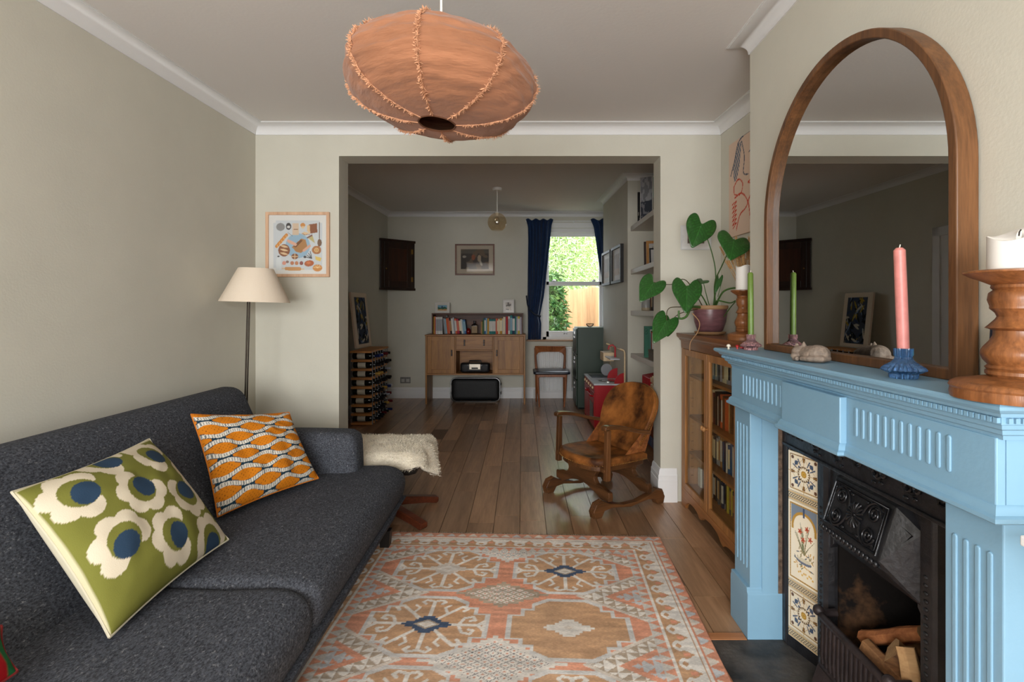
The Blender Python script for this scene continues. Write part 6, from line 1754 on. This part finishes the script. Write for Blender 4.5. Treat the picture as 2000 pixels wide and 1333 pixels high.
shelf_books(['brown', 'tan', 'maroon', 'black', 'orange', 'cream', 'dark grey', 'coral'], 3.385, 2.525, .6035, .17, .205, 1.165, 32, 'on the bookcase second shelf', 'books on the bookcase second shelf')
shelf_books(['grey', 'lilac', 'tan', 'pale blue', 'dark grey'], 3.385, 3.15, .3635, .15, .185, 1.165, 33, 'on the bookcase third shelf', 'books on the bookcase third shelf')
shelf_books(['bright blue', 'blue', 'white', 'navy', 'bright blue'], 3.15, 2.525, .3635, .16, .19, 1.165, 34, 'on the bookcase third shelf', 'books on the bookcase third shelf')
shelf_books(['black', 'dark grey', 'white', 'navy', 'yellow', 'black'], 3.385, 2.525, .1385, .14, .175, 1.165, 35, 'on the bookcase bottom shelf', 'books on the bookcase bottom shelf')
o = MB().box(0, .012, 0, .05, 0, .12).build('folded_card', mat('white_card', (216, 214, 208), rough=.7), bevel=.001)
o.location = (1.16, 3.50, .1385); tag(o, 'white folded card standing inside the empty bookcase half', 'card')

# ================================================================== MONSTERA
pot = thing('potted_monstera', 'monstera plant with large heart-shaped leaves in a glazed purple pot', 'potted plant', (1.170, 3.35, 1.1435))
MB().lathe([(.070, .0), (.088, .006), (.096, .018), (.092, .020), (.07, .010)], 32).build('saucer', mat('tan_clay', (158, 122, 86), rough=.6), pot, smooth=40)
MB().lathe([(.062, .014), (.078, .03), (.094, .08), (.101, .13), (.100, .158)], 36).build('pot', mat('plum_glaze', (104, 70, 74), rough=.35, var=.16, vscale=10, stretch=(1, 1, 5)), pot, smooth=50)
MB().lathe([(.100, .157), (.106, .163), (.107, .176), (.103, .182), (.096, .180), (.094, .165), (.002, .163)], 36).build('rim', mat('tan_clay', (158, 122, 86)), pot, smooth=40)
MB().lathe([(.094, .163), (.05, .170), (.001, .172)], 20).build('soil', mat('soil', (44, 32, 24), rough=.95, bump=.8, bscale=60), pot, smooth=60)
leafm = printed('monstera_leaf', rough=.30, spec=.5)
pot0 = Vector(pot.location)
def leaf(base, tip, width, normal, fold=.16, droop=.12, tone=1.0, seed=0):
    """heart-shaped blade from petiole joint to tip"""
    base, tip = Vector(base), Vector(tip)
    dn = (tip - base); Lf = dn.length; dn.normalize()
    nrm = Vector(normal); nrm = (nrm - dn * nrm.dot(dn)).normalized(); sd = dn.cross(nrm)
    K, R = 64, 12
    th = np.linspace(0, 2 * PI, K, endpoint=False)
    hx = .5 * np.sin(th) ** 3 + .5 * np.sin(th); hy = (13 * np.cos(th) - 5 * np.cos(2 * th) - 2 * np.cos(3 * th) - np.cos(4 * th))
    hy = (5.0 - hy) / 22.0            # 0 at the notch, 1 at the tip, lobes slightly negative
    V = []; C = []; Fc = []
    cx_, cy_ = 0.0, .12
    for i in range(R + 1):
        f = i / R
        for k in range(K):
            x, y = cx_ + (hx[k] - cx_) * f, cy_ + (hy[k] - cy_) * f
            a = abs(x)
            z = fold * a * .5 - droop * (y - .3) ** 2 + .012 * math.sin(14 * y + 9 * a) * a - .08 * a * a
            p = base + dn * (y * Lf) + sd * (x * width / 2) + nrm * (z * Lf)
            V.append(p - pot0)
            g = np.array((40, 82, 34.)) * tone
            vein = a < .022 or (abs(((y - .10) - .55 * a) * 7 % 1 - .5) > .455 and a > .03)
            g = g * (1.32 if vein else 1.0 + .10 * math.sin(((y - .1) - .55 * a) * 7 * 2 * PI))
            C.append(np.clip(g, 0, 255))
    for i in range(R):
        for k in range(K):
            Fc.append((i * K + k, i * K + (k + 1) % K, (i + 1) * K + (k + 1) % K, (i + 1) * K + k))
    mb = MB().add(V, Fc); mb.c = np.array(C)
    o = mb.build('leaf', leafm, pot, smooth=180)
    s = o.modifiers.new('thick', 'SOLIDIFY'); s.thickness = .0012
    return o
stm = mat('petiole', (66, 100, 44), rough=.4); stm2 = mat('brown_petiole', (72, 62, 36), rough=.5)
def stem(pts, r0=.0045, r1=.003, m_=stm):
    P_ = spline([Vector(p) - pot0 for p in pts], 8); k = len(P_)
    MB().tube(P_, [r0 + (r1 - r0) * i / (k - 1) for i in range(k)], 7).build('petiole', m_, pot, smooth=60)
soil = pot0 + Vector((0, 0, .165))
# upright leaf in front of the small photo
b = at(1371, 437, 3.30); leaf(b, at(1352, 483, 3.26), .182, (-.05, -1, .25)); stem([soil + Vector((.02, 0, 0)), at(1398, 545, 3.33), at(1392, 500, 3.32), b], m_=stm)
# dark leaf by the canvas
b = at(1434, 468, 2.80); leaf(b, at(1427, 506, 2.70), .176, (.05, -1, .45)); stem([soil + Vector((.03, -.02, 0)), at(1396, 555, 3.24), at(1412, 515, 3.02), b], m_=stm)
# broad leaf over the pot's left rim
b = at(1342, 559, 3.20); leaf(b, at(1340, 610, 3.10), .176, (-.12, -1, .35)); stem([soil + Vector((-.02, -.03, 0)), at(1372, 580, 3.24), at(1356, 562, 3.22), b], m_=stm)
# leaf reaching out into the opening
b = at(1277, 552, 3.22); leaf(b, at(1251, 588, 3.14), .148, (-.25, -1, .25)); stem([soil + Vector((-.04, 0, 0)), at(1340, 548, 3.26), at(1310, 556, 3.24), b], .003, .0022, stm2)
# hanging pair below the shelf edge
b = at(1302, 626, 3.16); leaf(b, at(1277, 669, 3.08), .140, (-.2, -1, .3)); stem([soil + Vector((-.05, -.03, 0)), at(1320, 600, 3.18), at(1304, 606, 3.17), b], .003, .0022, stm2)
b = at(1310, 628, 3.24); leaf(b, at(1305, 658, 3.22), .105, (.5, -1, .1)); stem([soil + Vector((-.05, -.02, 0)), at(1330, 612, 3.24), b], .003, .0022, stm2)
# small young leaves
b = at(1373, 548, 3.26); leaf(b, at(1362, 556, 3.20), .075, (.0, -.5, 1)); stem([soil, at(1378, 570, 3.28), b], .003, .002)
b = at(1404, 545, 3.26); leaf(b, at(1397, 573, 3.24), .045, (-.6, -1, 0))
stem([soil + Vector((.03, 0, 0)), at(1411, 572, 3.28), at(1432, 563, 3.22), at(1450, 566, 3.16)], .006, .005)
stem([soil + Vector((.03, 0, 0)), at(1400, 588, 3.26), at(1425, 592, 3.18), at(1436, 588, 3.12)], .005, .004)
stem([at(1436, 590, 3.12), at(1425, 603, 3.2), at(1409, 626, 3.3)], .003, .003)
stem([soil + Vector((.02, 0, 0)), at(1401, 560, 3.3), at(1411, 542, 3.26), at(1402, 580, 3.3)], .002, .002)
# thick aerial root curling over the rim and a pale one hanging down the bookcase
stem([soil + Vector((-.05, -.03, 0)), at(1352, 600, 3.22), at(1340, 619, 3.2), at(1327, 622, 3.2), at(1326, 607, 3.2)], .008, .006)
stem([at(1352, 612, 3.22), at(1366, 630, 3.21), at(1362, 650, 3.20), at(1349, 668, 3.17), at(1347, 686, 3.15)], .0035, .0022, mat('aerial_root', (166, 128, 92), rough=.7))

# ================================================================== ON THE BOOKCASE AND MANTELSHELF
turned = wood('turned_wood', (94, 56, 30), (156, 100, 58), axis='Z', scale=16, rough=.36)
wax = mat('white_wax', (226, 222, 216), rough=.45, spec=.4)
CS = [(.101, 0), (.1025, .010), (.101, .018), (.104, .022), (.101, .028), (.093, .032), (.069, .037), (.0446, .042), (.0487, .046), (.0487, .052), (.0455, .054), (.0495, .058), (.0446, .063), (.052, .072), (.056, .083), (.0545, .090), (.0514, .096), (.042, .108), (.037, .118), (.0366, .127), (.0487, .132), (.0446, .136), (.034, .148), (.0312, .153), (.034, .160), (.042, .168), (.0415, .173), (.0452, .184), (.0433, .197), (.0366, .203), (.0406, .207), (.0393, .212), (.0527, .219), (.070, .227), (.081, .234), (.081, .237), (.0688, .2395)]
def candlestick(label, loc, sr, sz, cr, ch, clab, slant):
    t = thing('candlestick', label, 'candlestick', loc)
    P_ = [(r_ * sr, z * sz) for r_, z in CS]
    MB().lathe(P_[:6], 40).build('foot', turned, t, smooth=40)
    MB().lathe(P_[5:32], 36).build('stem', turned, t, smooth=40)
    MB().lathe(P_[31:], 40).build('drip_plate', turned, t, smooth=40)
    c = thing('pillar_candle', clab, 'candle', Vector(loc) + Vector((0, 0, .2397 * sz)))
    n_ = 32; vs = []
    for r_, z in ((cr, 0), (cr, ch * .85), (cr, ch), (cr * .93, ch * 1.01), (cr * .80, ch * .955), (.004, ch * .94)):
        for j in range(n_):
            a = 2 * PI * j / n_; dz = slant * math.cos(a - .5) * (1 if z > ch * .5 else 0) + (.004 * math.sin(3 * a) if z >= ch * .95 else 0)
            vs.append((r_ * math.cos(a), r_ * math.sin(a), z + dz))
    MB().add(vs, [(i * n_ + j, i * n_ + (j + 1) % n_, (i + 1) * n_ + (j + 1) % n_, (i + 1) * n_ + j) for i in range(5) for j in range(n_)] + [tuple(range(n_)), tuple(5 * n_ + j for j in range(n_))]).build('wax', wax, c, smooth=50)
    MB().tube([(0, 0, ch * .94), (.001, 0, ch * .94 + .008), (.004, 0, ch * .94 + .012)], .0012, 5).build('wick', mat('wick', (40, 34, 30), rough=.9), c)
candlestick('tall turned wooden candlestick at the end of the mantelshelf', (.9165, .992, 1.134), 1.0, 1.0, .046, .066, 'broad white pillar candle on the mantelshelf candlestick', .012)
candlestick('turned wooden candlestick on the bookcase beside the pot plant', (1.125, 2.74, 1.1435), .74, 1.07, .035, .122, 'slim white pillar candle on the bookcase candlestick', .004)
# patterned vase with dried wheat
vz = thing('wheat_vase', 'dark floral vase of dried wheat behind the bookcase candlestick', 'vase', (1.205, 2.86, 1.1435))
vm = mat('dark_floral_glaze', (30, 26, 30), rough=.3)
MB().lathe([(.030, 0), (.042, .01), (.048, .08), (.044, .16), (.030, .21), (.026, .235), (.031, .25), (.027, .25)], 24).build('vase_body', vm, vz, smooth=50)
rv = random.Random(3)
for k in range(26):
    a, z = rv.uniform(0, 2 * PI), rv.uniform(.03, .19)
    MB().ball((.047 * math.cos(a), .047 * math.sin(a), z), .008, .008, .008, n=5).build('flower_boss', mat('boss_%d' % (k % 3), ((160, 28, 30), (210, 196, 160), (150, 130, 50))[k % 3], rough=.4), vz, smooth=60)
wh = mat('dry_wheat', (184, 142, 92), rough=.85)
for k in range(80):
    a = rv.uniform(0, 2 * PI); s_ = rv.uniform(.02, .13); top = Vector((s_ * math.cos(a), s_ * .6 * math.sin(a), rv.uniform(.36, .50)))
    mid = Vector((top.x * .35, top.y * .35, .26))
    m = MB().tube([(0, 0, .20), mid, top], .0012, 4)
    for i in range(8):
        p = top + (top - mid).normalized() * (i * .006)
        for s in (-1, 1): m.tube([p, p + Vector((s * .004, rv.uniform(-.004, .004), .006)), p + Vector((s * .003 + (top.x - mid.x) * .05, 0, .014))], [.001, .0026, .0006], 4)
    m.build('wheat_ear', wh, vz)
# coloured glass holders with taper candles
HP = [(.024, 0), (.026, .003), (.026, .010), (.034, .014), (.041, .018), (.038, .023), (.024, .033), (.017, .040), (.0155, .046), (.0175, .050), (.0175, .064), (.0135, .064), (.0125, .046), (.001, .044)]
def taper(hlabel, clabel, loc, k, gc, cc, ch, lean, hname):
    h_ = thing('glass_candle_holder', hlabel, 'candle holder', loc)
    g_ = MB().lathe([(r_ * k, z * k) for r_, z in HP[:7]], 96, flute=.045, nf=24).build('base', clear_glass(hname, gc, .06), h_, smooth=30)
    MB().lathe([(r_ * k, z * k) for r_, z in HP[6:]], 96, flute=.03, nf=24).build('cup', clear_glass(hname, gc), h_, smooth=30)
    c = thing('taper_candle', clabel, 'candle', Vector(loc) + Vector((0, 0, .0465 * k)))
    d = Vector(lean); r_ = .0115 * k
    MB().tube([(0, 0, 0), d * .5 + Vector((0, 0, ch * .5)), d + Vector((0, 0, ch - .006)), d + Vector((0, 0, ch))], [r_, r_, r_ * .96, r_ * .55], 18).build('wax', mat(hname + '_wax', cc, rough=.4, var=.05, vscale=30), c, smooth=40)
    MB().tube([d + Vector((0, 0, ch)), d + Vector((.002, 0, ch + .008))], .0012, 5).build('wick', mat('candle_wick', (226, 220, 206), rough=.9), c)
taper('pink fluted glass candle holder on the mantelshelf', 'green taper candle standing in the pink glass holder', (.938, 2.205, 1.134), 1.0, (240, 184, 190), (92, 116, 46), .272, (-.002, 0, 0), 'pink_glass')
taper('cobalt blue fluted glass candle holder on the mantelshelf', 'pink taper candle standing in the blue glass holder', (.922, 1.300, 1.134), 1.13, (104, 160, 226), (192, 122, 116), .262, (-.014, -.006, 0), 'blue_glass')
# sleeping cat
ct = thing('cat_figurine', 'grey stone figurine of a curled sleeping cat on the mantelshelf', 'figurine', (.922, 1.725, 1.137))
cb = MB()
cb.ball((.006, -.008, .020), .040, .062, .028, n=14).ball((.008, -.035, .022), .036, .034, .030, n=12).ball((.004, .035, .016), .034, .034, .024, n=12)
cb.ball((-.020, .024, .024), .024, .025, .022, n=12).ball((-.040, .014, .014), .013, .016, .011, n=10)
cb.tube([(.034, -.05, .010), (.0, -.072, .010), (-.030, -.050, .009), (-.040, -.022, .008)], [.009, .010, .009, .007], 8)
cb.lathe([(.009, 0), (.007, .008), (.001, .016)], 8, M=Matrix.Translation((-.020, .040, .038))).lathe([(.009, 0), (.007, .008), (.001, .018)], 8, M=Matrix.Translation((-.012, .012, .042)))
cb.tube([(-.030, .030, .006), (-.042, .012, .006), (-.044, -.010, .006)], [.008, .009, .007], 8)
o = cb.build('cat_body', mat('carved_stone', (122, 108, 96), rough=.7, var=.18, vscale=40, bump=.3, bscale=90), ct, smooth=180)
rmd = o.modifiers.new('remesh', 'REMESH'); rmd.mode = 'VOXEL'; rmd.voxel_size = .002; rmd.use_smooth_shade = True
sm = o.modifiers.new('smooth', 'SMOOTH'); sm.iterations = 1; sm.factor = .5
def mush(label, loc, cap, stemc, k, rot):
    t = thing('toy_mushroom', label, 'ornament', loc); t.rotation_euler = rot
    MB().lathe([(.005 * k, 0), (.0045 * k, .006 * k), (.004 * k, .012 * k)], 12).build('stem', mat('mush_stem_%d' % stemc[0], stemc, rough=.5), t, smooth=50)
    MB().lathe([(.004 * k, .010 * k), (.0095 * k, .0115 * k), (.0095 * k, .015 * k), (.007 * k, .020 * k), (.001, .0225 * k)], 14).build('cap', mat('mush_cap_%d' % cap[0], cap, rough=.4), t, smooth=50)
mush('tiny white mushroom ornament on the end of the mantelshelf', (.868, 2.262, 1.134), (222, 214, 196), (214, 204, 186), .92, (0, 0, 0))
mush('tiny red toy mushroom by the pink glass holder', (.905, 2.262, 1.134), (168, 24, 30), (190, 60, 60), .8, (0, 0, 0))
mush('tiny red toy mushroom lying against the pink glass holder', (.918, 2.262, 1.139), (150, 22, 28), (196, 80, 84), .8, (0, 1.35, .2))
# dark picture leaning behind the big candlestick
bp2 = thing('dark_print', 'dark navy card leaning on the wall behind the large candlestick', 'picture', (1.035, 1.08, 1.134))
MB().box(-.012, -.003, -.10, .105, 0, .128, Matrix.Rotation(.06, 4, 'Y')).build('card', mat('navy_card', (34, 38, 52), rough=.6), bp2, bevel=.001)
MB().box(-.0135, -.012, -.085, -.03, .06, .10, Matrix.Rotation(.06, 4, 'Y')).build('pale_motif', mat('pale_motif', (150, 160, 158), rough=.6), bp2)
# white shelf in the near alcove
ws = thing('white_side_shelf', 'white painted shelf board at the near side of the fire surround', 'shelf', (1.1, .70, .905))
MB().box(-.268, .30, -.25, .20, 0, .018).build('board', white, ws, bevel=.003)
for x in (-.02, .2): MB().prism([(.28, 0), (.28, -.22), (.24, -.22), (x, -.03), (x, 0)], -.02 + x * .2, .0 + x * .2, 'y').build('bracket', white, ws)

# ---- two look-alike books that differ in thickness say so
twins = {}
for o in sc.objects:
    if o.get('category') == 'book' and o.type == 'MESH': twins.setdefault(o['label'], []).append(o)
for lab, os_ in twins.items():
    if len(os_) != 2 or len(lab.split()) > 15: continue
    th = [min(o.dimensions.x, o.dimensions.y) for o in os_]
    if abs(th[0] - th[1]) < .0015: continue
    k = 0 if th[0] > th[1] else 1
    os_[k]['label'] = 'thicker ' + lab; os_[1 - k]['label'] = 'thinner ' + lab
